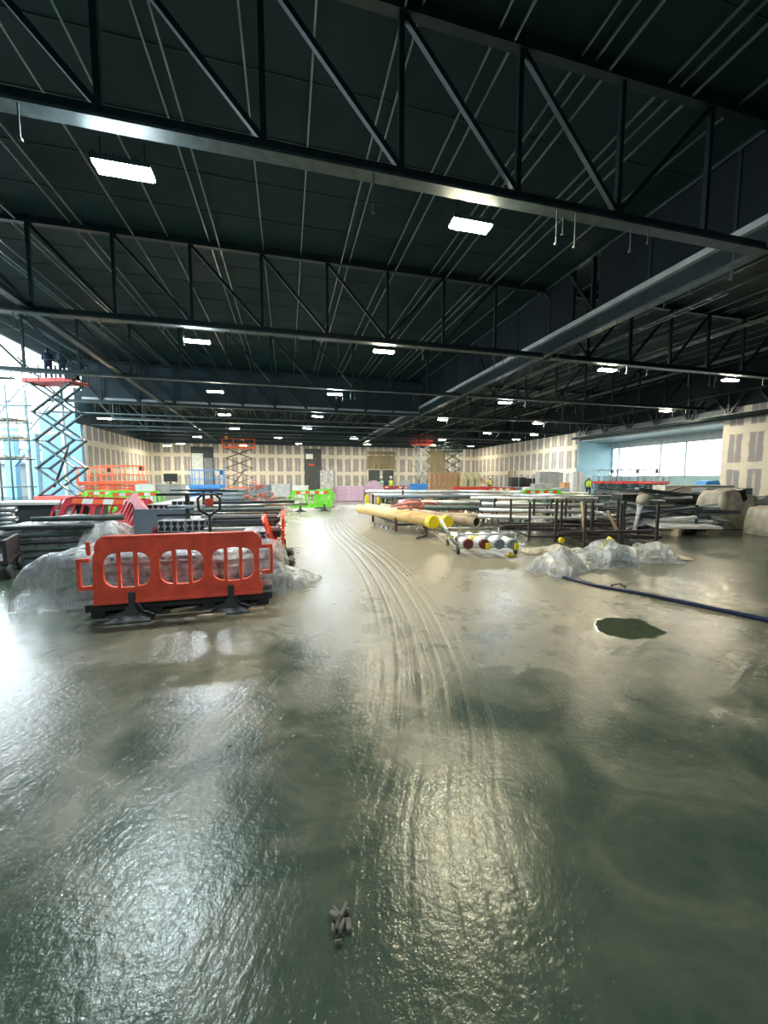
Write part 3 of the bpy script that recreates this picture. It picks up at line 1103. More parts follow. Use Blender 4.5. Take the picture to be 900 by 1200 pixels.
# ================================================================ SCISSOR LIFTS
def scissor_lift(label, loc, rz, h, paint, arm_mat, L=2.4, Wd=0.95, n=4, group='scissor lifts', rails=True, chassis_mat=None, rail_mat=None):
    """h: height of the platform floor"""
    t = thing('scissor_lift', label, 'scissor lift', loc, rz, group)
    cm = MB().box((0, 0, 0.42), (L, Wd * 0.8, 0.34))
    cm.box((0, 0, 0.26), (L * 0.6, Wd * 0.86, 0.2))
    cm.box((L * 0.3, -Wd * 0.42, 0.42), (L * 0.28, 0.05, 0.28))
    cm.build('chassis', chassis_mat or paint, t, 0.02)
    wo = None
    for a in (-1, 1):
        for b in (-1, 1):
            lc = (a * L * 0.38, b * Wd * 0.46, 0.19)
            if wo is None:
                wm = MB().tube([(0, -0.07, 0), (0, 0.07, 0)], 0.19, 16)
                wm.tube([(0, -0.08, 0), (0, 0.08, 0)], 0.07, 10)
                wo = wm.build('wheel', M_rubber, t, loc=lc)
            else:
                child_copy(wo, lc)
    z0, z1 = 0.62, h - 0.06
    st_h = (z1 - z0) / n
    hl = L * 0.40 if h > 3 else L * 0.46
    src = {}
    for k in range(n):
        for sy in (-1, 1):
            for d in (-1, 1):
                key = d
                y_ = sy * (Wd * 0.36) + d * 0.03
                if key not in src:
                    am = MB().bar((-d * hl, 0, 0), (d * hl, 0, st_h), (0.07 if h > 3 else 0.05), (0.16 if h > 3 else 0.1), (0, 1, 0))
                    am.tube([(d * hl, -0.06, st_h), (d * hl, 0.06, st_h)], 0.06, 8)
                    src[key] = am.build('scissor_arm', arm_mat, t, loc=(0, y_, z0 + k * st_h))
                else:
                    child_copy(src[key], (0, y_, z0 + k * st_h))
    pm = MB()
    for k in range(n + 1):
        for a in (-1, 1):
            pm.tube([(a * hl, -Wd * 0.4, z0 + k * st_h), (a * hl, Wd * 0.4, z0 + k * st_h)], 0.03, 8)
    pm.build('pivot_bar', arm_mat, t)
    if h > 3:
        MB().tube([(-hl * 0.5, 0, z0 + st_h * 0.3), (hl * 0.3, 0, z0 + st_h * 1.6)], 0.06, 8).tube([(hl * 0.3, 0, z0 + st_h * 1.6), (hl * 0.45, 0, z0 + st_h * 1.9)], 0.035, 8).build('hydraulic_ram', M_black, t)
    MB().box((0, 0, h), (L * 1.02, Wd, 0.08)).box((0, -Wd / 2, h + 0.07), (L * 1.02, 0.03, 0.2)).box((0, Wd / 2, h + 0.07), (L * 1.02, 0.03, 0.2)).build('platform', paint, t, 0.01)
    if rails:
        rm = MB()
        pts = [(-L / 2, -Wd / 2), (L / 2, -Wd / 2), (L / 2, Wd / 2), (-L / 2, Wd / 2)]
        for i in range(4):
            a, b = Vector(pts[i]), Vector(pts[(i + 1) % 4])
            for z_ in (h + 0.55, h + 1.1):
                rm.tube([(a.x, a.y, z_), (b.x, b.y, z_)], 0.024, 8)
            m_ = 3 if i % 2 == 0 else 2
            for k in range(m_):
                p_ = a.lerp(b, k / m_)
                rm.tube([(p_.x, p_.y, h), (p_.x, p_.y, h + 1.1)], 0.024, 8)
        rm.build('guard_rail', rail_mat or paint, t)
        MB().box((L * 0.42, Wd * 0.3, h + 0.95), (0.22, 0.18, 0.28)).build('control_box', M_black, t, 0.01)
    return t


scissor_lift('tall raised scissor lift at the left with dark arms and red platform under the trusses', AD(74, 21.5), R(-16), 6.75, M_liftred, M_teal, 2.75, 1.1, 4, rail_mat=M_teal)
person('crouched-looking dark figure right of the worker on the tall left lift', AD(82, 21.2, 6.8), R(200), M_navy, M_navy, 'up', 1.45)
tag(MB().box((0, 0, 0.22), (0.5, 0.4, 0.44)).box((0, 0, 0.48), (0.3, 0.3, 0.08)).build('tool_crate', M_black, None, 0.01, loc=AD(93, 21.0, 6.82)), 'dark tool crate on the platform of the tall left lift', 'crate')
person('person in dark workwear on the high platform of the tall left lift', AD(66, 21.3, 6.8), R(30), M_navy, M_navy, 'up')
scissor_lift('lowered orange scissor lift below the left wall, right of two', AD(144, 24.0), R(-4), 1.25, M_orange, M_orange, 2.3, 1.1, 3)
scissor_lift('lowered orange scissor lift below the left wall, left of two beside the tall lift', AD(112, 25.5), R(30), 1.2, M_orange, M_orange, 1.9, 0.9, 3)
scissor_lift('lowered bright blue scissor lift in front of the left doorway in the back wall', AD(243, 24.5), R(-10), 1.0, M_blue, M_blue, 1.9, 0.9, 3)
scissor_lift('raised orange scissor lift working at the back wall left of centre', AD(281, 46), R(6), 5.2, M_orange, M_brown, 3.6, 1.3, 4)
person('person in hi-vis on the raised orange lift at the back wall', AD(267, 45.8, 5.25), R(170), mat('orange_vest', (0.95, 0.45, 0.05), 0.6), M_hat, 'up', 1.4)
scissor_lift('raised grey scissor lift with red platform right of the double doors', AD(494, 47.5), R(5), 5.7, M_liftred, M_galv, 2.3, 1.2, 4)
scissor_lift('raised dark scissor lift at the back wall above the wrapped glass packs', AD(530, 48.5), R(-8), 5.0, M_truss, M_teal, 2.2, 1.2, 4)
for i, (px, dep, rz, lab) in enumerate(((712, 33.0, 10, 'leftmost'), (738, 31.0, -5, 'middle'), (766, 29.5, 12, 'rightmost'))):
    scissor_lift(f'lowered red scissor lift before the bright window, {lab} of three', AD(px, dep), R(rz), 1.2, M_liftred, M_teal, 2.3, 1.0, 3, chassis_mat=M_grey, rail_mat=M_galv)

# ================================================================ LEFT FOREGROUND CLUTTER
FW = math.degrees(-YAW)


def cam_rz(px):
    """heading of the line of sight through column px"""
    d = _ray(px, 562)
    return math.atan2(d.y, d.x) - math.pi / 2


# long film-wrapped bundle behind the red barrier
wb = thing('wrapped_bundle', 'long bundle of boards in clear plastic film lying behind the nearest red barrier', 'wrapped bundle', (-1.55, 5.65, 0), R(-2))
for k, (x0, x1, y_, z_, m_, rz) in enumerate(((-1.15, 0.5, -0.05, 0.50, M_grey, -4), (-0.85, 1.2, 0.1, 0.38, M_lgrey, 3), (-0.9, 1.0, -0.1, 0.26, M_green, -2), (-0.6, 1.3, 0.15, 0.14, M_dark, 2))):
    MB().box(((x0 + x1) / 2, y_, z_), (x1 - x0, 0.36, 0.05), R(rz)).build('board', m_, wb, 0.004)
lump('plastic_film', 3.05, 1.15, 0.68, M_film, wb, seed=3, amp=0.10, freq=1.5, fold=0.07, nx=110, ny=60, power=14.0)
# loose tail of film at its right end
tl = lump('loose_plastic_film', 0.95, 0.7, 0.28, M_filmw, seed=9, amp=0.3, freq=3, fold=0.07)
tl.location = G(330, 682)
tl.rotation_euler = (0, 0, R(-28))
tag(tl, 'tail of crumpled clear film spread on the floor right of the red barrier', 'plastic film')

# dark skid with channel offcuts, just behind the barrier feet
sk = thing('black_skid', 'low black plastic skid under the nearest red barrier with metal offcuts on its right end', 'skid', (-1.18, 4.97, 0), R(1.5))
sk.scale = (0.86, 1, 0.9)
MB().box((0, 0, 0.155), (2.25, 0.5, 0.03)).box((0, -0.24, 0.12), (2.25, 0.03, 0.09)).box((0, 0.24, 0.12), (2.25, 0.03, 0.09)).build('deck', M_black, sk, 0.005)
fo = None
for a in (-1.0, -0.35, 0.3, 1.0):
    if fo is None:
        fo = MB().box((0, 0, 0.06), (0.16, 0.46, 0.12)).build('block', M_black, sk, 0.01, loc=(a, 0, 0))
    else:
        child_copy(fo, (a, 0, 0))
for k, (dx, dz, rz) in enumerate(((0.93, 0.20, 12), (0.99, 0.25, -35), (0.88, 0.30, 60), (1.0, 0.34, 10))):
    t = thing('channel_offcut', ('white metal channel offcut on the right end of the black skid, ' + ('lowest', 'second from the bottom', 'third from the bottom', 'topmost')[k]), 'offcut',
              (-1.32 + dx, 4.93 + dx * 0.02, dz - 0.045), R(rz), 'channel offcuts on the skid')
    m_ = MB()
    m_.box((0, 0, 0.003), (0.26, 0.06, 0.004)).box((0, -0.03, 0.02), (0.26, 0.004, 0.04)).box((0, 0.03, 0.02), (0.26, 0.004, 0.04))
    m_.build('channel', M_galvp, t)
for k, (px, py, rz) in enumerate(((223, 712, 35), (280, 716, -4), (248, 722, 6))):
    o = MB().box((0, 0, 0.012), ((0.42, 0.55, 0.3)[k], 0.05, 0.024)).build('timber_offcut', M_wood, None, 0.002, loc=G(px, py))
    o.rotation_euler = (0, 0, R(rz))
    tag(o, ('short pale stick of timber slanting out between the feet of the red barrier', 'thin pale stick of timber lying beside the right foot of the red barrier', 'small pale stick lying in front of the black skid at mid-barrier')[k], 'timber offcut')

# second wrapped pile farther left
wp = thing('wrapped_pile', 'pile of dark boards under loose film at the far left behind the wrapped bundle', 'wrapped pile', AD(58, 7.0), R(2))
for k in range(5):
    MB().box((rnd.uniform(-0.1, 0.1), 0, 0.14 + k * 0.13), (1.75 - 0.08 * k, 0.7, 0.07), R(rnd.uniform(-4, 4))).build('board', (M_dark, M_green)[k % 2], wp, 0.02)
lump('plastic_film', 2.15, 1.1, 0.74, M_filmw, wp, seed=12, amp=0.10, freq=1.4, fold=0.07, nx=60, ny=36, power=7).location = (0.15, 0.25, 0)
lump('bunched_film', 0.75, 0.9, 0.80, M_filmw, wp, seed=13, amp=0.2, freq=2.4, fold=0.09, nx=40, ny=36, power=4).location = (0.85, 0.0, 0)
tg = tag(MB().tube([(0, 0, 0), (1.4, 0.1, 0.0)], [0.045, 0.06], 10).build('foam_roll', M_green), 'long dark green roll lying on top of the film-covered pile at the left', 'roll')
tg.location = AD(33, 6.7, 0.80)
# slab with a white top
t = thing('insulation_crate', 'long dark crate with white sheet on top at the far left', 'crate', AD(56, 9.2), R(-2))
MB().box((0, 0, 0.5), (2.15, 0.8, 0.80)).build('case', M_dark, t, 0.01)
MB().box((0, 0, 0.95), (2.3, 0.95, 0.07)).box((0.55, -0.42, 0.72), (0.42, 0.03, 0.46)).build('cover_sheet', M_white, t, 0.01)
for s_ in (-0.8, 0.0, 0.8):
    MB().box((s_, 0, 0.05), (0.12, 0.8, 0.1)).build('bearer', M_wood, t)
# hand trolley at the frame edge
t = thing('hand_trolley', 'corner of a dark flat trolley with small wheels at the left edge of the view', 'trolley', AD(-16, 5.9), R(20))
MB().box((0, 0, 0.26), (0.5, 0.9, 0.06)).box((0.22, 0, 0.42), (0.05, 0.9, 0.35)).build('deck', M_dkbrown, t, 0.01)
wo = None
for a in (-1, 1):
    for b in (-1, 1):
        if wo is None:
            wo = MB().tube([(-0.03, 0, 0), (0.03, 0, 0)], 0.11, 16).build('wheel', M_rubber, t, loc=(a * 0.24, b * 0.38, 0.11))
        else:
            child_copy(wo, (a * 0.24, b * 0.38, 0.11))
for k in range(4):
    o = MB().hollow((0, 0, 0), (0.9, -0.1, 0), 0.05, 0.006).build('short_pipe', M_galv, None)
    o.location = AD(-48 + 4 * (k % 2), 7.6, 0.62 + 0.095 * k)
    tag(o, f'short galvanised pipe stacked at the left edge, {("lowest", "second from the bottom", "third from the bottom", "topmost")[k]}', 'pipe', 'short pipes at the left edge')

# grey board on edge
o = MB().box((0, 0, 0.47), (0.95, 0.05, 0.94)).build('grey_board', M_grey, None, 0.004, loc=AD(186, 7.3))
o.rotation_euler = (0, 0, R(-6))
tag(o, 'flat blue-grey board standing on edge left of the channel rack', 'board')


# channels (strut) with H-shaped dark ends
def channel(L, wd=0.105, ht=0.20, body=None):
    m_ = MB()
    th = 0.008
    for sx_ in (-1, 1):
        m_.box((sx_ * (wd / 2 - th / 2), L / 2, 0), (th, L, ht))
    for sz_ in (-1, 1):
        m_.box((0, L / 2, sz_ * (ht / 2 - th / 2)), (wd, L, th))
    o_ = m_.build('strut_channel', body or M_galvp)
    a, b, c_ = wd * 0.38, ht * 0.42, ht * 0.17
    H_ = [(-a, -b), (a, -b), (a, -c_), (a * 0.35, -c_ * 0.5), (a * 0.35, c_ * 0.5), (a, c_), (a, b), (-a, b), (-a, c_), (-a * 0.35, c_ * 0.5), (-a * 0.35, -c_ * 0.5), (-a, -c_)]
    MB().prism(H_, 'y', -0.004, 0.05).build('end_insert', M_black, o_)
    MB().box((0, 0.03, 0), (wd * 0.95, 0.02, ht * 0.95)).build('end_plate', M_galvp, o_)
    return o_


nmx = ('leftmost', 'second from the left', 'third from the left', 'rightmost')
ch0 = channel(3.2)
rows_ch = []
for k in range(4):
    q = AD(186 + 8.0 * k, 6.85)
    rows_ch.append((q.x, q.y, 0.66, 'left group behind the barrier, ' + nmx[k]))
for k in range(4):
    q = AD(219.5 + 7.6 * k, 6.95)
    rows_ch.append((q.x, q.y, 0.66, 'right group behind the barrier, ' + nmx[k]))
for k in range(4):
    q = AD(203 + 6.8 * k, 7.9)
    rows_ch.append((q.x, q.y, 0.96, 'raised group on the rack, ' + nmx[k]))
for k in range(4):
    q = AD(174 + 6.6 * k, 8.3)
    rows_ch.append((q.x, q.y, 0.86, 'group above the grey board, ' + nmx[k]))
for k, (x_, y_, z_, lab) in enumerate(rows_ch):
    o = ch0 if k == 0 else copy_tree(ch0)
    o.location = (x_, y_, z_)
    tag(o, 'H-ended strut channel in the ' + lab, 'metal channel', 'strut channels stacked behind the red barrier')
q = AD(197, 6.85)
# rack that carries them
rk = thing('channel_rack', 'black T-shaped steel rack standing among the strut channels', 'rack', (q.x + 0.22, q.y + 0.35, 0), 0)
ar = None
for y_ in (0, 2.4):
    MB().box((0, y_, 0.62), (0.07, 0.07, 1.24)).build('post', M_black, rk)
    MB().box((0, y_, 0.03), (0.8, 0.09, 0.06)).build('foot', M_black, rk)
    for z_ in (0.535, 0.835, 1.22):
        if ar is None:
            ar = MB().box((0, 0, 0), (1.15, 0.06, 0.045)).build('arm', M_black, rk, loc=(0.05, y_, z_))
        else:
            child_copy(ar, (0.05, y_, z_))
q4 = AD(232, 8.0)
tag(MB().box((0, 0, 1.28), (1.05, 0.08, 0.03)).box((0.1, 0, 0.65), (0.05, 0.05, 1.26)).box((0.1, 0, 0.02), (0.6, 0.5, 0.04)).build('stand_bar', M_black, None, loc=q4), 'black T-bar stand rising behind the strut channels', 'stand')

# pallet truck with looped handle
pt = thing('pallet_truck', 'black pallet truck with looped handle and red control behind the barrier', 'pallet truck', AD(244, 6.5), R(10))
MB().tube([(0, 0.05, 0.2), (0, 0, 0.55), (0, -0.05, 0.92)], 0.028, 10).build('tow_bar', M_black, pt)
lp_ = [(0.02, -0.05, 0.9), (0.16, -0.07, 1.0), (0.17, -0.08, 1.18), (0.10, -0.09, 1.25), (-0.10, -0.09, 1.25), (-0.17, -0.08, 1.18), (-0.16, -0.07, 1.0), (-0.02, -0.05, 0.9)]
MB().tube(lp_, 0.022, 8).build('handle', M_black, pt)
MB().box((0, -0.06, 1.12), (0.13, 0.08, 0.13)).build('control_head', M_liftred, pt, 0.015)
for s_ in (-1, 1):
    MB().box((s_ * 0.19, 0.75, 0.09), (0.16, 1.15, 0.05)).build('fork', M_black, pt, 0.01)
MB().box((0, 0.12, 0.2), (0.5, 0.2, 0.32)).build('pump_housing', M_black, pt, 0.02)
for s_ in (-1, 1):
    MB().tube([(s_ * 0.07 - 0.03, 0.0, 0.09), (s_ * 0.07 + 0.03, 0, 0.09)], 0.09, 14).build('wheel', M_rubber, pt)

# stack of dark ducts and boards across the view
dk_specs = [(284, 6.9, 0.62, 1.25, 0.45, 0.07, M_lgrey, 'pale grey board in the stack right of the pallet truck, second from the bottom'),
            (284, 6.9, 0.52, 1.3, 0.5, 0.10, M_dark, 'charcoal box section at the bottom of the stack right of the pallet truck'),
            (286, 7.1, 0.73, 1.2, 0.5, 0.09, M_dark, 'charcoal board in the middle of the stack right of the pallet truck'),
            (282, 7.2, 0.83, 1.35, 0.4, 0.06, M_lgrey, 'light board near the top of the stack right of the pallet truck'),
            (284, 7.3, 0.93, 1.45, 0.5, 0.06, M_green, 'dark green-grey sheet high in the stack right of the pallet truck')]
for px, dep, z_, L_, W_, H_, m_, lab in dk_specs:
    o = MB().box((0, 0, 0), (L_, W_, H_)).build('duct_board', m_, None, 0.008, loc=AD(px, dep, z_))
    o.rotation_euler = (0, 0, R(rnd.uniform(-7, 2)))
    tag(o, lab, 'board', 'boards stacked behind the red barrier')
o = thing('trestle', 'black steel trestle under the stacked charcoal boards', 'trestle', AD(284, 7.1), R(-4))
MB().box((0, 0, 0.44), (1.2, 0.45, 0.05)).build('top', M_black, o)
for a in (-1, 1):
    for b in (-1, 1):
        MB().bar((a * 0.5, b * 0.2, 0.43), (a * 0.55, b * 0.25, 0), 0.04, 0.04).build('leg', M_black, o)
for k, (px, z_) in enumerate(((262, 1.0), (300, 1.06), (318, 0.995))):
    o = MB().tube([(-0.85, 0, 0), (0.85, 0.05, 0)], 0.032, 10).build('long_tube', (M_galv, M_dark, M_galv)[k], None, loc=AD(px - 8, 7.2 + 0.25 * k, z_))
    tag(o, ('pale steel tube lying on the dark board stack, nearest the camera', 'dark tube on top of the board stack with clamps', 'pale steel tube at the back of the board stack')[k], 'tube')
# lower stack of channels seen end-on right of the barrier top
q = AD(300, 6.2)
tag(MB().box((0, 0.45, 0.065), (0.5, 0.9, 0.13)).build('timber_block', M_wood, None, loc=(q.x - 0.02, q.y, 0)), 'timber block under the low pale channel stack by the barrier', 'timber block')
ch1 = channel(0.9, 0.115, 0.125)
for row in range(4):
    for k in range(3):
        o = ch1 if row == 0 and k == 0 else copy_tree(ch1)
        o.location = (q.x - 0.14 + k * 0.125 - 0.03 * (row % 2), q.y, 0.20 + row * 0.130)
        tag(o, f'pale channel end in the low stack by the barrier, {("bottom", "second", "third", "top")[row]} row, {("left", "middle", "right")[k]}', 'metal channel', 'low stack of pale channels')

# ================================================================ MIDDLE DISTANCE, LEFT
o = MB().box((0, 0, 0.6), (2.0, 0.9, 1.2)).box((0, 0, 1.25), (2.1, 1.0, 0.06)).build('site_box', M_lgrey, None, 0.01, loc=AD(190, 20.0))
tag(o, 'long grey site tool box right of the lime barriers', 'box')
t = thing('monitor', 'dark flat screen standing on the grey site box', 'monitor', AD(200, 20.0, 1.28), R(-8))
MB().box((0, 0, 0.32), (0.68, 0.05, 0.42)).build('screen', M_black, t, 0.008)
MB().box((0, 0, 0.05), (0.08, 0.05, 0.1)).box((0, 0, 0.01), (0.3, 0.2, 0.02)).build('stand', M_black, t)
for k in range(3):
    o = MB().box((0, 0, 0.2), (0.7, 0.6, 0.39)).box((0, 0, 0.4), (0.74, 0.64, 0.02)).build('white_carton', M_white, None, 0.01, loc=AD(170, 19.0, 0.42 * k))
    tag(o, f'white carton beside the orange lift, {("bottom", "middle", "top")[k]} of its stack', 'carton', 'white cartons')
# bundle of grey pipes, and red oxide pipes heaped
def pipe_bundle(name, loc, rz, L, r_, nrow, m_, lab, group, cat='pipe', jit=0.0, hollow=True):
    src_ = None
    for row, n_ in enumerate(nrow):
        for k in range(n_):
            mb = None
            if src_ is None:
                mb = MB()
                mb.hollow((-L / 2, 0, 0), (L / 2, 0, 0), r_, r_ * 0.2, 12) if hollow else mb.tube([(-L / 2, 0, 0), (L / 2, 0, 0)], r_, 10)
                src_ = o_ = mb.build(name, m_)
            else:
                o_ = child_copy(src_)
            off = (k - (n_ - 1) / 2) * 2.04 * r_
            sh = rnd.uniform(-jit, jit)
            c_, s_ = math.cos(rz), math.sin(rz)
            o_.location = (loc[0] + sh * c_ - off * s_, loc[1] + sh * s_ + off * c_, loc[2] + r_ + row * 1.78 * r_)
            o_.rotation_euler = (0, 0, rz + (R(rnd.uniform(-0.6, 0.6)) if jit else 0))
            tag(o_, lab, cat, group)


pipe_bundle('grey_pipe', AD(274, 20, 0.42), R(-10), 1.3, 0.11, (4, 3, 2), M_grey, 'short grey pipe in the bundle right of the blue lift', 'grey pipes by the blue lift')
tag(MB().box((0, 0, 0.2), (1.2, 0.8, 0.4)).build('pallet_load', M_lgrey, None, 0.01, loc=AD(274, 20)), 'low grey pallet load under the grey pipe bundle', 'pallet load')
t = thing('pipe_fitting_stack', 'heap of red oxide pipe fittings in the middle distance left of centre', 'pipe fittings', AD(302, 17.5), R(-5))
rg = random.Random(3)
for k in range(16):
    a = rg.uniform(0, 3.14)
    x_, y_, z_ = rg.uniform(-0.8, 0.8), rg.uniform(-0.3, 0.3), 0.35 + 0.12 * rg.randint(0, 4)
    if k > 11:
        x_, z_ = -0.3 + rg.uniform(-0.15, 0.25), 0.9 + 0.11 * (k - 11)
    L_ = rg.uniform(0.25, 0.55)
    f_ = MB().tube([(x_, y_, z_), (x_ + L_ * math.cos(a), y_ + 0.3 * L_ * math.sin(a), z_ + rg.uniform(0, 0.12))], 0.055, 10)
    f_.tube([(x_ - 0.015, y_, z_), (x_ + 0.03, y_, z_)], 0.09, 10)
    f_.build('fitting', M_pinkrust, t)
MB().box((0, 0, 0.15), (1.8, 0.8, 0.3)).build('pallet', M_wood, t)

# pink insulation stack with packs on it
for k in range(4):
    o = MB().box((0, 0, 0.13), (2.3, 1.1, 0.25)).build('insulation_slab', M_pink, None, 0.015, loc=AD(407, 27.0, 0.02 + 0.255 * k))
    o.rotation_euler = (0, 0, R(-14 + k))
    tag(o, f'pink insulation slab in the block left of the double doors, {("bottom", "second", "third", "top")[k]} one', 'insulation slab', 'pink insulation slabs')
t = thing('wrapped_pallet', 'tall pale film-wrapped pallet behind the lone lime barrier', 'wrapped pallet', AD(384, 26.5), R(-12))
MB().box((0, 0, 1.05), (0.85, 0.85, 1.9)).build('load', M_crate, t, 0.02)
MB().box((0, 0, 0.06), (1.0, 1.0, 0.12)).build('pallet', M_wood, t)
MB().box((0, 0, 1.12), (0.93, 0.93, 2.0)).build('plastic_film', M_filmw, t, 0.04)
rg = random.Random(21)
for k in range(14):
    px = 398 + (k % 7) * 4.0
    L_ = rg.uniform(0.5, 1.3)
    o = MB().box((0, 0, 0), (L_, 0.12, 0.14)).build('metal_bracket', (M_grey, M_galvp, M_dark)[k % 3], None, loc=AD(px, 30 + rg.uniform(-1, 1), 0.08 + 0.13 * (k // 4)))
    o.rotation_euler = (0, R(rg.uniform(-14, 14)), R(rg.uniform(-40, 40)))
    tag(o, 'loose grey metal bracket in the heap left of the double doors', 'bracket', 'loose brackets left of the double doors')
for k, (px, dep, c_, sz, lab) in enumerate(((490, 29, M_blue, (1.3, 0.9, 1.05), 'bright blue wheeled bin right of the red barriers before the doors'),
                                              (474, 34, M_lgrey, (0.9, 0.8, 1.3), 'grey cabinet standing behind the red barriers near the doors'),
                                              (330, 32, M_lgrey, (1.5, 0.9, 1.0), 'pale grey crate left of the dark doorway at the back'),
                                              (352, 30, M_white, (1.1, 0.8, 0.9), 'white crate in front of the dark doorway at the back'),
                                              (305, 34, M_grey, (1.7, 0.9, 0.9), 'slate grey crate below the raised orange lift'),
                                              (218, 34, M_white, (1.2, 0.8, 0.8), 'white crate left of the blue lift by the back wall'))):
    t = thing('site_crate', lab, 'crate', AD(px, dep), R(-12))
    MB().box((0, 0, sz[2] / 2 + 0.08), sz).build('case', c_, t, 0.02)
    MB().box((0, 0, sz[2] + 0.10), (sz[0] * 1.04, sz[1] * 1.04, 0.08)).build('lid', c_, t, 0.01)
    MB().box((-sz[0] * 0.35, 0, 0.04), (0.12, sz[1], 0.08)).box((sz[0] * 0.35, 0, 0.04), (0.12, sz[1], 0.08)).build('skid', M_wood, t)
# round drum ends (pink arch) near the doors
t = thing('cable_drum', 'large pinkish cable drum standing left of the red barriers before the doors', 'cable drum', AD(438, 27.5), R(-14))
for s_ in (-0.3, 0.3):
    MB().tube([(0, s_ - 0.03, 0.72), (0, s_ + 0.03, 0.72)], 0.72, 28).build('flange', M_pink, t)
MB().tube([(0, -0.28, 0.72), (0, 0.28, 0.72)], 0.4, 20).build('core', M_lgrey, t)
t = thing('cable_drum', 'small brown cable drum lying right of the blue bin', 'cable drum', AD(503, 25.5), R(70))
for s_ in (-0.25, 0.25):
    MB().tube([(s_ - 0.03, 0, 0.42), (s_ + 0.03, 0, 0.42)], 0.42, 22).build('flange', M_crate, t)
MB().tube([(-0.25, 0, 0.42), (0.25, 0, 0.42)], 0.28, 16).build('core', M_wood, t)

# ================================================================ BACK WALL DOORS
def door_unit(name, px, width, height, label_mat, frame=True, fill=M_opening):
    c_ = AY(px, 560, YB)
    t = bpy.data.objects.new(name, None)
    COL.objects.link(t)
    t.location = (c_.x, YB, 0)
    struct(t)
    MB().box((0, -0.02, height / 2), (width, 0.06, height)).build('door_void', fill, t)
    if frame:
        f_ = MB()
        for s_ in (-1, 1):
            f_.box((s_ * width / 2, -0.06, height / 2), (0.16, 0.14, height))
        f_.box((0, -0.06, height), (width + 0.16, 0.14, 0.16))
        f_.build('door_frame', M_frame, t)
    return t


t = door_unit('door_1', 446.5, 4.9, 5.9, None, True, M_ply)
MB().box((0, -0.07, 4.55), (4.3, 0.06, 0.12)).box((0, -0.07, 4.0), (4.3, 0.05, 2.1)).build('over_panel', M_osb, t)
MB().box((0, -0.09, 5.45), (4.3, 0.05, 0.5)).build('over_panel', M_osb, t)
for s_ in (-1, 1):
    lf = MB().box((s_ * 1.08, -0.09, 1.5), (1.75, 0.06, 2.95)).build('door_leaf', M_opening, t)
    MB().box((s_ * 1.08 - 0.92, -0.12, 1.5), (0.1, 0.08, 3.0)).box((s_ * 1.08 + 0.92, -0.12, 1.5), (0.1, 0.08, 3.0)).box((s_ * 1.08, -0.12, 3.0), (1.9, 0.08, 0.12)).build('leaf_frame', M_frame, t)
t = door_unit('door_2', 367, 2.4, 5.9, None, False, M_opening)
MB().box((-0.5, -0.08, 4.8), (1.0, 0.04, 0.7)).build('lit_panel', M_white, t)
MB().box((-0.2, -0.08, 3.6), (0.8, 0.04, 0.25)).build('notice', M_liftred, t)
t = door_unit('door_3', 238, 2.8, 5.9, None, False, M_bulk)
MB().box((-0.6, -0.08, 2.5), (1.4, 0.04, 5.0)).build('door_leaf', M_strip, t)
MB().box((0.75, -0.09, 2.2), (1.1, 0.04, 4.4)).build('door_leaf', M_grey, t)
t = door_unit('door_4', 511, 3.0, 5.9, None, False, M_osb)

# ================================================================ MIDDLE AND RIGHT, BACK
for k in range(6):
    t = thing('timber_crate', f'tall orange-brown slatted timber crate before the back wall, {("leftmost", "second from the left", "third from the left", "fourth from the left", "fifth from the left", "rightmost")[k]} of the row', 'crate', AD(506 + k * 6.1, 31.5 + 0.15 * k), R(-12), 'tall timber crates')
    MB().box((0, 0, 1.1), (0.40, 1.0, 2.0)).build('load', M_crate, t)
    f_ = MB()
    for s_ in (-1, 1):
        f_.box((s_ * 0.19, -0.52, 1.08), (0.05, 0.05, 2.12))
    f_.box((0, -0.52, 0.5), (0.4, 0.04, 0.10)).box((0, -0.52, 2.05), (0.4, 0.04, 0.10)).box((0, -0.52, 0.08), (0.4, 0.04, 0.12))
    f_.build('batten', M_wood, t)
for k in range(3):
    t = thing('glass_pack', f'tall glazing pack in yellowish film right of the timber crates, {("leftmost", "middle", "rightmost")[k]} one', 'glazing pack', AD(543 + k * 7.5, 31.0), R(-12), 'wrapped glazing packs')
    MB().prism([(-0.24, 0.1), (0.24, 0.1), (0.16, 2.0), (-0.12, 2.05)], 'y', -0.5, 0.5).build('load', M_glasspack, t)
    MB().box((0, 0, 0.05), (0.5, 1.1, 0.1)).build('skid', M_wood, t)
rg = random.Random(8)
for k in range(12):
    o = MB().box((0, 0, 0), (rg.uniform(0.7, 1.6), 0.22, 0.05)).build('loose_board', (M_wood, M_glasspack, M_crate)[k % 3], None, loc=AD(562 + rg.uniform(0, 16), 30.5 + rg.uniform(-.6, .6), 0.35 + 0.1 * k))
    o.rotation_euler = (R(rg.uniform(-20, 20)), R(rg.uniform(-50, 50)), R(rg.uniform(-50, 50)))
    tag(o, 'loose board in the untidy timber heap right of the glazing packs', 'board', 'timber heap right of the glazing packs')
t = thing('red_trough', 'long low bright red trough lying in front of the timber crates', 'trough', AD(556, 25.5), R(-11))
MB().box((0, 0, 0.72), (2.9, 0.6, 0.05)).box((0, -0.3, 0.82), (2.9, 0.04, 0.4)).box((0, 0.3, 0.82), (2.9, 0.04, 0.4)).box((-1.45, 0, 0.82), (0.04, 0.6, 0.4)).box((1.45, 0, 0.82), (0.04, 0.6, 0.4)).build('body', M_liftred, t)
for s_ in (-1.2, 1.2):
    MB().box((s_, 0, 0.35), (0.1, 0.5, 0.7)).build('support', M_brown, t)
c = copy_tree(rw)
c.location = AD(587, 24.5)
c['label'] = 'red barrier with white patches right of the long red trough'
c['group'] = 'red barriers in the middle distance'
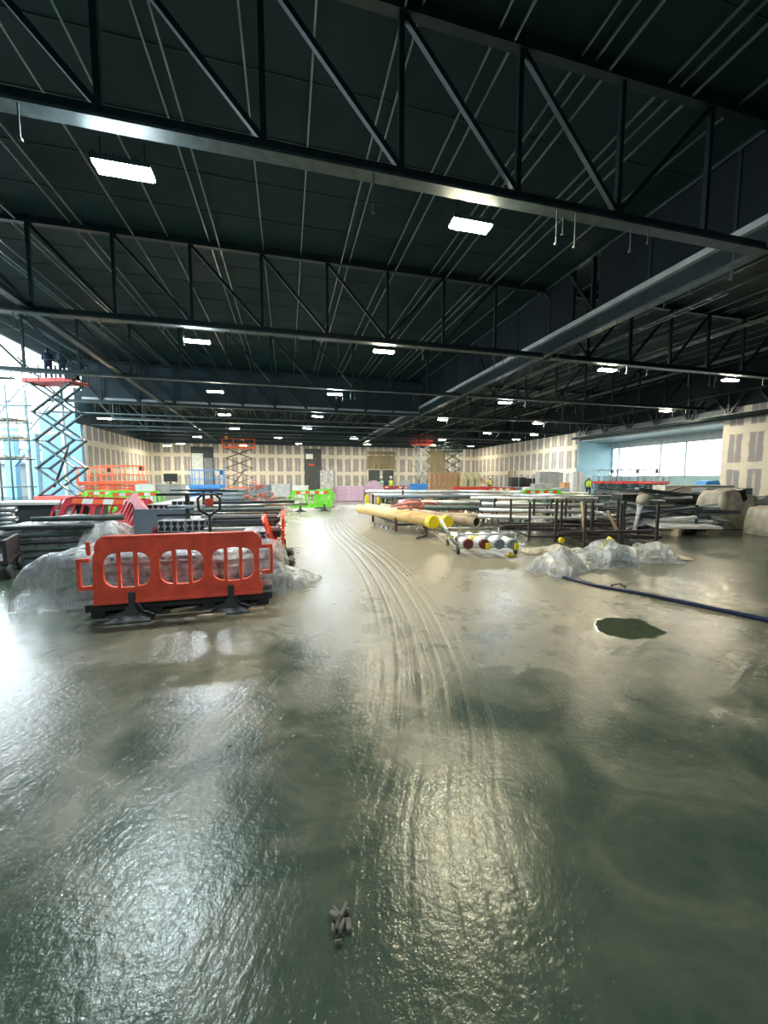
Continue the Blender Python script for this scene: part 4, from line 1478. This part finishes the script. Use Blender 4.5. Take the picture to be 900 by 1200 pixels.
c.rotation_euler = (0, 0, R(-14))
pk = [(582, 31, 0.0, (1.3, 0.9, 0.65), M_white, 'white wrapped slab pack behind the red trough, leftmost of the row'), (597, 31, 0, (1.1, 0.9, 0.8), M_strip, 'pale blue wrapped slab pack in the row by the right-hand back wall'),
      (610, 30.5, 0, (0.7, 0.9, 0.78), M_grey, 'grey pack squeezed between the white slab packs'), (621, 30, 0, (1.1, 0.9, 0.8), M_white, 'white wrapped slab pack at the right end of the row'),
      (606, 33, 0.0, (1.2, 0.8, 1.6), M_dark, 'dark machine crate behind the white slab packs'), (622, 32, 0, (1.0, 0.7, 1.5), M_black, 'black equipment crate behind the rightmost white slab pack'),
      (638, 28, 0, (1.7, 0.9, 1.1), M_lgrey, 'wide light grey insulation pack left of the window wall'), (641, 30, 1.0, (1.5, 0.9, 1.0), M_lgrey, 'light grey insulation pack raised behind the wide one'),
      (666, 27, 0, (0.9, 0.7, 1.2), M_crate, 'small brown carton stack left of the white cabinet'), (675, 26.5, 0, (0.7, 0.6, 1.9), M_white, 'white upright cabinet left of the person by the window'),
      (658, 27, 0, (1.2, 0.8, 0.8), M_strip, 'pale blue low crate left of the white cabinet'), (600, 36, 0, (0.6, 0.6, 2.2), M_osb, 'tall brown crate by the right-hand wall'),
      (650, 33, 0, (1.1, 0.8, 2.0), M_strip, 'pale tall cabinet by the right-hand wall')]
for px, dep, z_, sz, m_, lab in pk:
    t = thing('wrapped_pack', lab, 'pack', AD(px, dep, 0), R(-14))
    MB().box((0, 0, z_ + sz[2] / 2 + 0.1), sz).build('load', m_, t, 0.02)
    MB().box((0, 0, z_ + sz[2] + 0.11), (sz[0] * 0.3, sz[1] * 1.01, 0.02)).box((0, -sz[1] / 2 - 0.005, z_ + sz[2] / 2 + 0.1), (0.06, 0.01, sz[2])).build('strap', M_strip, t)
    MB().box((-sz[0] * 0.3, 0, (z_ + 0.1) / 2), (0.12, sz[1] * 0.9, z_ + 0.1)).box((sz[0] * 0.3, 0, (z_ + 0.1) / 2), (0.12, sz[1] * 0.9, z_ + 0.1)).build('bearer', M_wood, t)
# long packs in front of the right wall
for px, dep, L_, z_, m_, lab in ((812, 17.0, 3.0, 0.85, M_lgrey, 'long pale board pack in front of the window wall, topmost'), (846, 16.0, 1.9, 0.75, M_grey, 'long grey board pack beside the right-hand wall'),
                              (792, 16.6, 2.6, 0.55, M_wood, 'long light timber pack below the pale board pack')):
    t = thing('board_pack', lab, 'board pack', AD(px, dep), R(-14))
    MB().box((0, 0, z_ + 0.2), (L_, 0.8, 0.4)).build('load', m_, t, 0.02)
    for s_ in (-0.35, 0.35):
        MB().box((s_ * L_, 0, z_ / 2), (0.14, 0.7, z_)).build('bearer', M_dkbrown, t)
t = thing('wheelbarrow_bin', 'small bright blue tipping skip in front of the bright window', 'skip', AD(829, 24.5), R(-10))
MB().prism([(-0.55, 1.05), (0.55, 1.15), (0.4, 1.45), (-0.35, 1.4)], 'y', -0.4, 0.4).build('tub', M_blue, t, 0.02)
MB().box((-0.5, 0, 0.5), (0.1, 0.8, 1.0)).box((0.5, 0, 0.52), (0.1, 0.8, 1.05)).build('stand', M_dkbrown, t)

# ================================================================ SCAFFOLD ON THE OPEN LEFT SIDE
sc = thing('scaffold_tower', 'grey tube scaffold with timber decks on the open left side', 'scaffold', AD(6, 26.0), R(-12))
stn = lg_ = None
for a in (-3.2, -1.1, 1.0):
    for b in (-0.6, 0.9):
        if stn is None:
            stn = MB().tube([(0, 0, 0), (0, 0, 7.6)], 0.05, 8).build('standard', M_scaff, sc, loc=(a, b, 0))
        else:
            child_copy(stn, (a, b, 0))
for z_ in (1.0, 2.9, 4.2, 5.4, 6.6):
    for b in (-0.6, 0.9):
        if lg_ is None:
            lg_ = MB().tube([(-3.4, 0, 0), (1.3, 0, 0)], 0.045, 8).build('ledger', M_scaff, sc, loc=(0, b, z_))
        else:
            child_copy(lg_, (0, b, z_))
for z_ in (2.95, 4.25, 5.45):
    MB().box((-1.1, 0.15, z_ + 0.05), (4.5, 1.3, 0.09)).build('deck', M_boards, sc)
for k, (a, z_) in enumerate(((-1.1, 1.0), (1.0, 2.9), (-1.1, 4.2), (-3.2, 2.9), (1.0, 5.4))):
    MB().tube([(a, -0.66, z_), (a - 2.1 if a > -3 else a + 2.1, -0.66, z_ + (1.9 if z_ < 2 else 1.3))], 0.04, 8).build('brace', M_scaff, sc)
sc2 = copy_tree(sc)
sc2.location = AD(46, 36)
sc2['label'] = 'farther grey scaffold seen through the lattice of the tall left lift'
# pale steel frame outside, against the sky
t = thing('outer_steel_frame', 'pale steel beams and struts outside the open left side against the sky', 'steel frame', AD(20, 31, 0), R(-14))
for a in (-6, -2.5, 1.0, 4.0):
    MB().box((a, 0, 4.6), (0.22, 0.22, 9.2)).build('column', M_strip, t)
for z_ in (5.2, 7.4, 9.0):
    MB().box((-1, 0, z_), (11.5, 0.18, 0.22)).build('beam', M_strip, t)
for a in (-6, -2.5, 1.0):
    MB().bar((a, 0.1, 5.3), (a + 3.3, 0.1, 8.9), 0.14, 0.14).build('brace', M_strip, t)
t = thing('blue_steel_column', 'blue painted column with a raking strut behind the tall left lift', 'column', AD(44, 31.0), R(-14))
MB().box((0, 0, 2.6), (0.45, 0.4, 5.2)).build('post', M_clad, t)
MB().bar((-1.8, 0, 2.6), (0, 0, 4.6), 0.25, 0.25).build('strut', M_clad, t)
tag(MB().box((0, 0, 1.4), (7.5, 0.3, 2.8)).box((0, -0.3, 2.95), (7.7, 0.9, 0.3)).build('outer_store', M_outside, None, 0.02, loc=AD(-5, 33)), 'low pale structure outside the open left side behind the scaffold', 'building')

# ================================================================ YELLOW PIPES ON THEIR RACK
A0 = Vector((1.75, 12.9, 0.50))
for k, (dx, cap, lab) in enumerate(((0, True, 'long buff-yellow pipe with bright yellow end cap, left of the two'), (0.40, True, 'long buff-yellow pipe with bright yellow end cap, right of the two'), (0.98, False, 'long tan steel pipe with open dark end beside the yellow capped pipes'))):
    e = [G(508, 612, 0.42), G(524.5, 612, 0.42), G(559, 612, 0.42)][k]
    e = e * (10.0 / e.y) if False else e
    a = [G(421, 596, 0.50), G(430, 594.5, 0.50), G(448, 594, 0.50)][k]
    t = thing('long_pipe', lab, 'pipe', (e.x, e.y, e.z), 0, 'large pipes on the brown rack')
    v = a - e
    MB().hollow((0, 0, 0), v, 0.145 if k < 2 else 0.125, 0.012, 24).build('tube', M_ylpipe if k < 2 else M_tan, t)
    if cap:
        d = v.normalized()
        cm = MB().tube([-d * 0.02, d * 0.16], 0.168, 28)
        cm.build('end_cap', M_yel, t, 0.008)
    else:
        MB().tube([v.normalized() * 0.05, v.normalized() * 0.07], 0.114, 20).build('dark_inside', M_black, t)
for k, s_ in enumerate((0.2, 0.75)):
    pass
rk = thing('pipe_rack', 'low brown steel rack with upright posts under the yellow pipes', 'rack', G(470, 622), R(-48))
b_ = MB()
rp1, rp2 = G(437, 612), G(464, 624)
rk.location = RK0 = G(478, 614)
rk.rotation_euler = (0, 0, 0)
posts = [(G(437, 611), 0.98), (G(464, 623), 0.42), (G(472, 603), 1.05), (G(520, 620), 0.30), (G(497, 622), 0.3), (G(485, 604), 0.4)]
for p_, h_ in posts:
    MB().box((p_.x - RK0.x, p_.y - RK0.y, h_ / 2), (0.07, 0.07, h_)).build('post', M_brown, rk)
br = MB()
for i, j, z_ in ((0, 1, 0.25), (1, 4, 0.20), (4, 3, 0.20), (0, 2, 0.25), (2, 5, 0.25), (5, 3, 0.25)):
    a, b = posts[i][0] - RK0, posts[j][0] - RK0
    br.bar((a.x, a.y, z_), (b.x, b.y, z_), 0.05, 0.05)
br.build('rail', M_dkbrown, rk)
q = G(490, 622)
tag(MB().tube([G(480, 604) + Vector((0, 0, 0.4)), G(524, 640) + Vector((0, 0, 0.03))], 0.026, 10).build('leaning_pipe', M_tan), 'thin tan pipe leaning from the rack down to the floor under the yellow caps', 'pipe')
tag(MB().tube([G(497, 606) + Vector((0, 0, 0.30)), G(500, 618) + Vector((0, 0, 0.25)), G(500, 630) + Vector((0, 0, 0.05)), G(488, 632) + Vector((0, 0, 0.03))], 0.025, 8).build('bent_tube', M_dkbrown), 'thin bent dark tube hanging below the yellow pipes', 'tube')
rg = random.Random(4)
for k in range(11):
    p_ = G(463 + rg.uniform(-8, 28), 592 + rg.uniform(-4, 4), 0.75)
    a = rg.uniform(-0.6, 0.6)
    L_ = rg.uniform(0.3, 0.8)
    o = MB().tube([(0, 0, 0), (L_ * 0.5, L_ * a * 0.5, 0.04), (L_, L_ * a, rg.uniform(-0.04, 0.06))], 0.035, 8).tube([(L_ - 0.04, L_ * a, 0), (L_ + 0.02, L_ * a, 0)], 0.06, 8).build('pipe_bracket', M_pinkrust if k % 4 else M_dkbrown, None, loc=(p_.x, p_.y, 0.68 + 0.05 * (k % 4)))
    tag(o, 'red oxide pipe bracket heaped on top of the yellow pipes', 'bracket', 'red brackets on the yellow pipes')
for k in range(12):
    p_ = G(438 + k * 5.2, 616 + (k * 7 % 6) * 1.3)
    o = MB().box((0, 0, 0.03), (0.10, 0.07, 0.06)).box((0.02, 0, 0.07), (0.04, 0.05, 0.03)).build('small_fitting', M_galvp, None, 0.005, loc=p_)
    o.rotation_euler = (0, 0, rg.uniform(0, 3))
    tag(o, 'small pale fitting on the wet floor under the brown pipe rack', 'fitting', 'small fittings on the floor under the rack')
for k in range(4):
    p_ = G(430 + k * 7, 590)
    o = MB().box((0, 0, 0.25), (0.22, 0.2, 0.5)).tube([(0, 0, 0.5), (0, 0, 0.58)], 0.06, 10).build('canister', (M_yel, M_white, M_yel, M_wood)[k], None, 0.02, loc=p_)
    tag(o, ('small yellow canister at the far end of the yellow pipes, leftmost', 'small white canister at the far end of the yellow pipes', 'small yellow canister right of the white one', 'small tan canister beside the rack post')[k], 'canister')

# ================================================================ LONG PIPES BEHIND (two long stacks on stands)
def pipe_run(px0, px1, dep0, dep1, z_, r_, n, m_, lab, group, dy=0.0, name='steel_pipe', hollow=False):
    a, b = AD(px0, dep0, z_), AD(px1, dep1, z_)
    v = b - a
    nrm = Vector((-v.y, v.x, 0)).normalized()
    src_ = None
    for k in range(n):
        if src_ is None:
            src_ = o_ = (MB().hollow((0, 0, 0), v, r_, r_ * 0.2, 10) if hollow else MB().tube([(0, 0, 0), v], r_, 10)).build(name, m_)
        else:
            o_ = child_copy(src_)
        o_.location = a + nrm * (k * 2.3 * r_) + Vector((rnd.uniform(-0.15, 0.15), 0, 0))
        tag(o_, lab, 'pipe', group)
    return a, b


runs = [(428, 612, 21, 20, 0.85, 0.09, 3, M_galvp, 'long pale pipe on the far stack behind the yellow pipes'),
        (436, 600, 18.5, 18, 0.75, 0.08, 3, M_galv, 'long galvanised pipe behind the yellow pipes, middle stack'),
        (445, 590, 16.5, 16, 0.78, 0.07, 3, M_grey, 'long slate grey pipe on the stands behind the red brackets'),
        (470, 622, 15, 14.5, 0.62, 0.07, 3, M_galvp, 'long pale pipe on the near stands right of the red brackets'),
        (492, 640, 13.6, 13.2, 0.50, 0.07, 3, M_green, 'long dark green-grey pipe on the near stands'),
        (508, 640, 12.4, 12.0, 0.34, 0.07, 3, M_tan, 'long tan pipe low on the near stands behind the trolley'),
        (560, 690, 20.5, 19.0, 0.80, 0.08, 3, M_galvp, 'long pale pipe across the view below the lime barrier'),
        (600, 752, 17.5, 15.5, 0.78, 0.07, 3, M_galv, 'long galvanised pipe across the view behind the brown posts'),
        (556, 700, 12.2, 11.2, 0.92, 0.05, 3, M_galvp, 'long white pipe in the top layer among the brown posts'),
        (562, 706, 11.8, 10.8, 0.76, 0.05, 3, M_galvp, 'long white pipe in the second layer among the brown posts'),
        (566, 700, 11.4, 10.5, 0.60, 0.05, 3, M_galvp, 'long white pipe in the third layer among the brown posts'),
        (566, 690, 11.0, 10.2, 0.44, 0.05, 3, M_galvp, 'long white pipe in the lowest layer among the brown posts')]
for r_ in runs:
    pipe_run(*r_[:8], r_[8], r_[8].replace('long ', '').replace(' pipe ', ' pipes ', 1))
stands = [(450, 20.4, 0.73), (530, 20.3, 0.73), (600, 19.8, 0.73), (452, 18.4, 0.64), (520, 18.2, 0.64), (585, 17.8, 0.64), (458, 16.5, 0.68), (515, 16.3, 0.68), (570, 16.1, 0.68), (490, 15, 0.52), (555, 14.8, 0.52), (610, 14.6, 0.52),
          (510, 13.5, 0.40), (560, 13.4, 0.40), (620, 13.3, 0.40), (528, 12.4, 0.24), (612, 12.2, 0.24), (590, 20.0, 0.69), (660, 19.4, 0.69), (630, 17.0, 0.68), (715, 16.0, 0.68),
          (575, 11.7, 0.86), (640, 11.3, 0.86)]
t0 = None
for k, (px, dep, h_) in enumerate(stands):
    if t0 is None:
        t0 = thing('pipe_stand', 'x', 'pipe stand', group='pipe stands in the middle distance')
        MB().box((0, 0.15, 0.98), (0.08, 0.9, 0.05)).build('head', M_teal, t0)
        for s_ in (-0.25, 0.55):
            MB().bar((0, s_, 0.97), (0.16, s_ * 1.2, 0), 0.035, 0.035).bar((0, s_, 0.97), (-0.16, s_ * 1.2, 0), 0.035, 0.035).build('leg', M_teal, t0)
        MB().tube([(0, -0.3, 1.0), (0, -0.3, 1.10)], 0.05, 8).build('stop', M_black, t0)
        o = t0
    else:
        o = copy_tree(t0)
    o.location = AD(px, dep)
    o.scale = (1, 1, h_)
    o['label'] = 'dark teal pipe stand holding up the long pipes in the middle distance'

# ================================================================ TROLLEY WITH WHITE CYLINDERS
tc = G(566, 650)
tr = thing('tube_trolley', 'low chrome tube trolley on small black castors carrying white cylinders', 'trolley', (tc.x, tc.y + 0.35, 0), R(-12))
fm = MB()
for y_ in (-0.28, 0.75):
    fm.tube([(-0.42, y_, 0.14), (0.75, y_, 0.14)], 0.018, 8)
    fm.tube([(-0.42, y_, 0.40), (0.75, y_, 0.40)], 0.018, 8)
for x_ in (-0.42, 0.75):
    fm.tube([(x_, -0.28, 0.14), (x_, 0.75, 0.14)], 0.018, 8)
    for y_ in (-0.28, 0.75):
        fm.tube([(x_, y_, 0.08), (x_, y_, 0.42)], 0.018, 8)
fm.build('frame', M_galv, tr)
hm = MB()
for dy in (0.0, 0.28):
    hm.tube([(-0.42, -0.28 + dy, 0.14), (-0.56, -0.2 + dy, 0.36), (-0.68, -0.05 + dy, 0.60), (-0.66, 0.1 + dy, 0.66)], 0.018, 8)
hm.build('handle', M_galv, tr)
MB().box((-0.54, -0.2, 0.34), (0.08, 0.06, 0.06)).box((-0.66, 0.0, 0.56), (0.07, 0.06, 0.06)).build('yellow_clip', M_yel, tr)
wo = None
for a in (-0.42, 0.75):
    for b in (-0.28, 0.75):
        if wo is None:
            wm = MB().tube([(-0.025, 0, 0), (0.025, 0, 0)], 0.065, 14).box((0, 0, 0.05), (0.07, 0.03, 0.07))
            wo = wm.build('castor', M_rubber, tr, loc=(a, b, 0.065))
        else:
            child_copy(wo, (a, b, 0.065))
cyl = [(553, 628, 560, 641, 'm', 'white cylinder with maroon end on the trolley, leftmost of four'), (567, 626, 572, 643, 'm', 'white cylinder with maroon end on the trolley, second from the left'),
       (582, 628, 590, 641, 'w', 'white cylinder with grey end on the trolley, third from the left'), (597, 630, 606, 641, 'w', 'white cylinder with grey end on the trolley, rightmost of four')]
for k, (x0, y0, x1, y1, kd, lab) in enumerate(cyl):
    b = G(x1, y1, 0.30)
    a = b + (G(x0, y0, 0.48) - b).normalized() * 1.0
    b = AD((550, 569, 587, 603)[k], 7.3, 0.26)
    a = b + Vector((0.06, 0.80, 0.05))
    t = thing('white_cylinder', lab, 'cylinder', b, 0, 'white cylinders on the trolley')
    MB().tube([(0, 0, 0), a - b], 0.085, 18).build('tube', M_white, t)
    d = (a - b).normalized()
    MB().tube([-d * 0.03, d * 0.05], 0.10, 18).build('end_cap', M_maroon if kd == 'm' else M_grey, t, 0.006)
    MB().tube([d * 0.35, d * 0.5], 0.087, 18).build('printed_label', M_black if k == 0 else (M_yel if k == 1 else M_grey), t)
    if k in (1, 3):
        MB().box((0.06, -0.02, -0.04), (0.1, 0.08, 0.13)).build('yellow_strap', M_yel, t, 0.01)
tag(MB().box((0, 0, 0.02), (0.16, 0.1, 0.04)).box((0.05, 0.03, 0.05), (0.06, 0.05, 0.05)).build('yellow_clamp', M_yel, None, 0.01, loc=G(597, 652)), 'small yellow clamp on the floor before the rightmost white cylinder', 'clamp')

# ================================================================ STILLAGES WITH BROWN POSTS
def stillage(label, c, rz, L=1.5, W=1.3, H=0.92):
    t = thing('post_stillage', label, 'stillage', c, rz, 'brown post stillages')
    bm_ = MB()
    for s_ in (-1, 1):
        bm_.box((0, s_ * W / 2, 0.10), (L, 0.04, 0.045)).box((s_ * L / 2, 0, 0.10), (0.04, W, 0.045))
    bm_.build('base_frame', M_dkbrown, t)
    po = None
    for x_ in (-L / 2, 0, L / 2):
        for y_ in (-W / 2, W / 2):
            if po is None:
                pm_ = MB().box((0, 0, H / 2), (0.048, 0.048, H)).box((0, 0, H + 0.02), (0.035, 0.035, 0.05))
                po = pm_.build('post', M_dkbrown, t, loc=(x_, y_, 0))
            else:
                child_copy(po, (x_, y_, 0))
    for s_ in (1,):
        MB().box((0, s_ * W / 2, H - 0.13), (L, 0.03, 0.03)).build('top_rail', M_brown, t)
    return t


s1 = stillage('brown post stillage nearest the camera, over the yellow-marked plastic', Vector((7.15, 7.35, 0)), R(-18), 1.5, 1.3, 0.95)
s2 = stillage('brown post stillage in the middle, left behind the nearest one', Vector((6.55, 8.75, 0)), R(-14), 1.3, 1.4, 0.92)
s3 = stillage('brown post stillage farther back, right of the middle one', Vector((8.2, 9.35, 0)), R(-16), 1.4, 1.3, 0.95)
for c_, rz, lab, n_ in ((Vector((7.15, 7.35, 0.18)), -18, 'dark bar lying in the nearest brown stillage', 3), (Vector((6.4, 8.75, 0.18)), -14, 'dark bar lying in the middle brown stillage', 4), (Vector((8.2, 9.35, 0.18)), -16, 'dark bar lying in the rear brown stillage', 3)):
    src_ = None
    for k in range(n_):
        if src_ is None:
            src_ = o = MB().box((0, 0, 0), (1.9, 0.07, 0.07)).build('steel_bar', M_dkbrown)
        else:
            o = child_copy(src_)
        o.location = c_ + Vector((rnd.uniform(-0.2, 0.2), -0.4 + 0.17 * k, 0.04 + 0.10 * (k % 2)))
        o.rotation_euler = (0, R(rnd.uniform(-2, 3)), R(rz + rnd.uniform(-8, 8)))
        tag(o, lab, 'steel bar', lab.replace('dark bar', 'dark bars'))
tag(MB().tube([(0, -0.035, 0), (0, 0.035, 0)], 0.06, 14).build('yellow_disc', M_yel, None, loc=G(658, 633, 0.16)), 'round yellow tag on the foot of a brown stillage post', 'tag')

# plastic sheets over and around the stillages
def sheet(px, py, L, W, H, rz, seed, lab, m_=M_filmw, z=0.0, name='plastic_sheet'):
    o = lump(name, L, W, H, m_, seed=seed, amp=0.35, freq=2.6, fold=0.11, nx=46, ny=30, power=2.2)
    p_ = G(px, py, z)
    o.location = p_
    o.rotation_euler = (0, 0, R(rz))
    tag(o, lab, 'plastic sheet')
    return o


sheet(662, 668, 1.15, 0.75, 0.30, 24, 31, 'crumpled white plastic sheet on the floor at the near corner of the stillages')
sheet(700, 660, 1.2, 0.8, 0.30, -10, 32, 'clear crumpled plastic sheet right of the white one under the stillage', M_film)
sheet(742, 655, 1.4, 0.7, 0.30, -25, 33, 'clear plastic sheet spread under the right post of the nearest stillage')
sheet(775, 653, 0.9, 0.45, 0.12, -20, 34, 'low tail of beige plastic reaching right across the floor', M_beige)
sheet(625, 626, 1.0, 0.7, 0.42, 0, 35, 'pinkish crumpled plastic in the left end of the middle stillage')
sheet(665, 618, 1.5, 0.9, 0.50, -8, 36, 'pinkish crumpled plastic in the middle stillage')
sheet(700, 614, 1.3, 0.9, 0.52, -5, 37, 'white crumpled plastic bulging in the rear stillage')
sheet(640, 645, 1.3, 0.6, 0.14, 6, 38, 'low tan sheeting on the floor below the middle stillage', M_beige)
o = lump('yellow_bag', 0.3, 0.25, 0.28, M_yel, seed=5, amp=0.3, freq=8, nx=18, ny=14, power=2.2, fold=0.04)
o.location = G(711, 648) + Vector((0, 0, 0.02))
tag(o, 'small bright yellow bag caught in the plastic under the nearest stillage', 'bag')
# film hanging over a post with a beige knot
t = thing('hanging_film', 'beige film knot hanging over the right-hand stillage post', 'plastic film', G(733, 632), 0)
t.location = (8.15, 7.35, 0)
MB().tube([(0.05, 0.05, 1.0), (-0.05, 0, 0.75), (-0.12, 0.02, 0.4), (-0.2, 0, 0.05)], [0.10, 0.05, 0.04, 0.07], 8).build('tail', M_filmw, t)
k_ = MB().tube([(-0.1, 0, 0.95), (0.0, 0, 1.02), (0.1, 0, 1.02), (0.2, 0, 0.94)], [0.05, 0.13, 0.14, 0.05], 12).build('knot', M_beige, t)
tag(MB().tube([G(722, 622, 0.55), G(731, 628, 0.40), G(740, 640, 0.25)], 0.02, 8).build('black_strap', M_black), 'short black strap curling over the plastic in the nearest stillage', 'strap')
# timbers standing in the stillages
for k, (a, b) in enumerate(((G(672, 632, 0.1), G(671, 590, 1.0)), (G(690, 624, 0.1), G(676, 606, 0.75)))):
    a.y = b.y = (a.y + b.y) / 2
    tag(MB().bar(a, Vector((a.x - 0.05 - 0.25 * k, a.y + 0.1, 1.0 - 0.25 * k)), 0.06, 0.05).build('timber_stake', M_wood), ('pale upright timber stake between the middle and rear stillages', 'pale slanting timber stake right of the upright one')[k], 'stake')

# ================================================================ RIGHT-HAND CHANNEL HEAPS
rg = random.Random(77)
heaps = [(788, 14.0, 72, 1.02, 3.0, M_galv, 'thin metal channel in the untidy heap right of the stillages', -20),
         (772, 11.5, 44, 0.66, 2.6, M_galvp, 'metal channel in the nearer heap right of the stillages', -30),
         (845, 14.5, 24, 0.85, 2.4, M_galv, 'thin metal channel in the heap beside the beige bale', -14)]
for px, dep, n_, top, L_, m_, lab, rz in heaps:
    c_ = AD(px, dep)
    srcs_ = {}
    for k in range(n_):
        kk = k % 4
        if kk not in srcs_:
            mb = MB()
            l_ = L_ * (1, 0.8, 0.62, 0.9)[kk]
            mb.box((0, 0, 0), (l_, 0.07, 0.006)).box((0, -0.035, 0.025), (l_, 0.006, 0.05)).box((0, 0.035, 0.025), (l_, 0.006, 0.05))
            srcs_[kk] = o = mb.build('metal_channel', (m_, M_dark, M_galvp, M_grey)[kk])
        else:
            o = child_copy(srcs_[kk])
        o.location = c_ + Vector((rg.uniform(-0.8, 0.8), rg.uniform(-0.7, 0.7), 0.15 + (top - 0.15) * k / n_))
        o.rotation_euler = (R(rg.uniform(-70, 70)), R(rg.uniform(-10, 10)), R(rz + rg.choice((rg.uniform(-14, 14), rg.uniform(-45, 45)))))
        tag(o, lab, 'metal channel', lab.replace('channel in', 'channels in'))
    t = thing('low_trestle', f'dark low trestle under the {("far", "near", "right")[heaps.index((px, dep, n_, top, L_, m_, lab, rz))]} heap of metal channels', 'trestle', c_, R(rz))
    MB().box((-0.7, 0, 0.10), (0.1, 1.5, 0.2)).box((0.7, 0, 0.10), (0.1, 1.5, 0.2)).build('bearer', M_dkbrown, t)
    for s_ in (-0.7, 0.7):
        MB().box((s_, -0.72, 0.4), (0.06, 0.06, 0.8)).build('post', M_teal, t)
t = thing('strapped_bundle', 'black-wrapped bundle standing behind the right-hand stillage post', 'bundle', AD(748, 13.0), R(-10))
MB().box((0, 0, 0.6), (1.5, 0.8, 0.42)).build('load', M_green, t, 0.06)
MB().box((-0.3, 0, 0.9), (0.9, 0.6, 0.24)).build('top_load', M_black, t, 0.04)
MB().box((0, 0, 0.2), (1.3, 0.7, 0.38)).build('skid', M_dkbrown, t)
o = MB().box((0, 0, 0.0), (1.6, 0.9, 0.03)).box((0.05, -0.04, 0.035), (1.5, 0.8, 0.03)).build('white_sheet_pack', M_white, None, 0.01, loc=AD(800, 10.6, 0.22))
o.rotation_euler = (R(3), 0, R(-18))
tag(o, 'flat white sheets lying low in front of the nearer channel heap', 'sheet pack')
tag(MB().box((-0.5, 0, 0.09), (0.1, 0.8, 0.18)).box((0.5, 0, 0.09), (0.1, 0.8, 0.18)).build('timber_bearer', M_wood, None, loc=AD(800, 10.6)), 'pair of timber bearers under the flat white sheets', 'bearers')
# beige wrapped bales
t = thing('wrapped_bale', 'large beige bale with black band at the right beside the board packs', 'bale', AD(854, 12.0), R(-14))
lump('cover', 1.25, 1.0, 1.12, M_beige, t, seed=44, amp=0.06, freq=2.4, fold=0.06, power=16)
MB().box((0.15, -0.02, 0.80), (0.16, 0.9, 0.84), 0, R(-18)).build('band', M_black, t, 0.02)
t = thing('wrapped_bale', 'beige bale cut by the right edge of the picture', 'bale', AD(908, 10.3), R(-14))
lump('cover', 0.8, 0.8, 0.76, M_beige, t, seed=45, amp=0.06, freq=2.4, fold=0.06, power=14)
t = thing('wrapped_bale', 'low pale cloth-covered bale between the two beige bales at the right', 'bale', AD(893, 14.5), R(-14))
lump('cover', 1.3, 0.9, 0.8, M_lgrey, t, seed=46, amp=0.12, freq=2.0, fold=0.06, power=10)
t = thing('wrapped_bale', 'low beige bale left of the large banded one', 'bale', AD(818, 14.8), R(-14))
lump('cover', 1.5, 0.9, 0.98, M_beige, t, seed=47, amp=0.12, freq=2.0, fold=0.06, power=10)
MB().box((0, 0, 0.3), (1.2, 0.6, 0.5)).build('load', M_wood, t)

# ================================================================ FLOOR ITEMS
cb = [G(652, 676), G(700, 688), G(760, 699), G(830, 714), G(900, 729), G(980, 747)]
for p_ in cb:
    p_.z = 0.022
tag(MB().tube(cb, 0.026, 10).build('cable', mat('blue_black_hose', (0.012, 0.02, 0.05), 0.3)), 'long blue-black hose running across the floor to the right edge', 'hose')
o = MB().tube([G(716, 686, 0.01), G(726, 684, 0.03), G(733, 688, 0.01)], 0.012, 6).build('scrap_strip', M_black)
tag(o, 'small black scrap lying beyond the long hose', 'scrap')
db = MB()
rg = random.Random(2)
for k in range(9):
    db.box((rg.uniform(-0.03, 0.03), rg.uniform(-0.05, 0.04), 0.008), (rg.uniform(0.015, 0.045), rg.uniform(0.006, 0.02), rg.uniform(0.008, 0.02)), rg.uniform(0, 3), rg.uniform(-0.3, 0.3))
o = db.build('mud_clod', mat('dry_mud', (0.13, 0.13, 0.10), 0.9, 0, 0.4, 40), None, 0.003, loc=G(400, 1085))
tag(o, 'small broken clod of mud on the wet floor near the bottom of the picture', 'mud clod')
for px, py, lab in ((268, 874, 'tiny pebble on the wet floor below the barrier shadow, left one'), (343, 864, 'tiny pebble on the wet floor below the barrier shadow, right one'), (96, 770, 'tiny pebble at the left edge of the bright floor')):
    o = MB().tube([(0, 0, 0), (0.004, 0, 0.006), (0, 0, 0.012)], [0.008, 0.012, 0.004], 8).build('pebble', M_tan, None, loc=G(px, py))
    tag(o, lab, 'pebble')
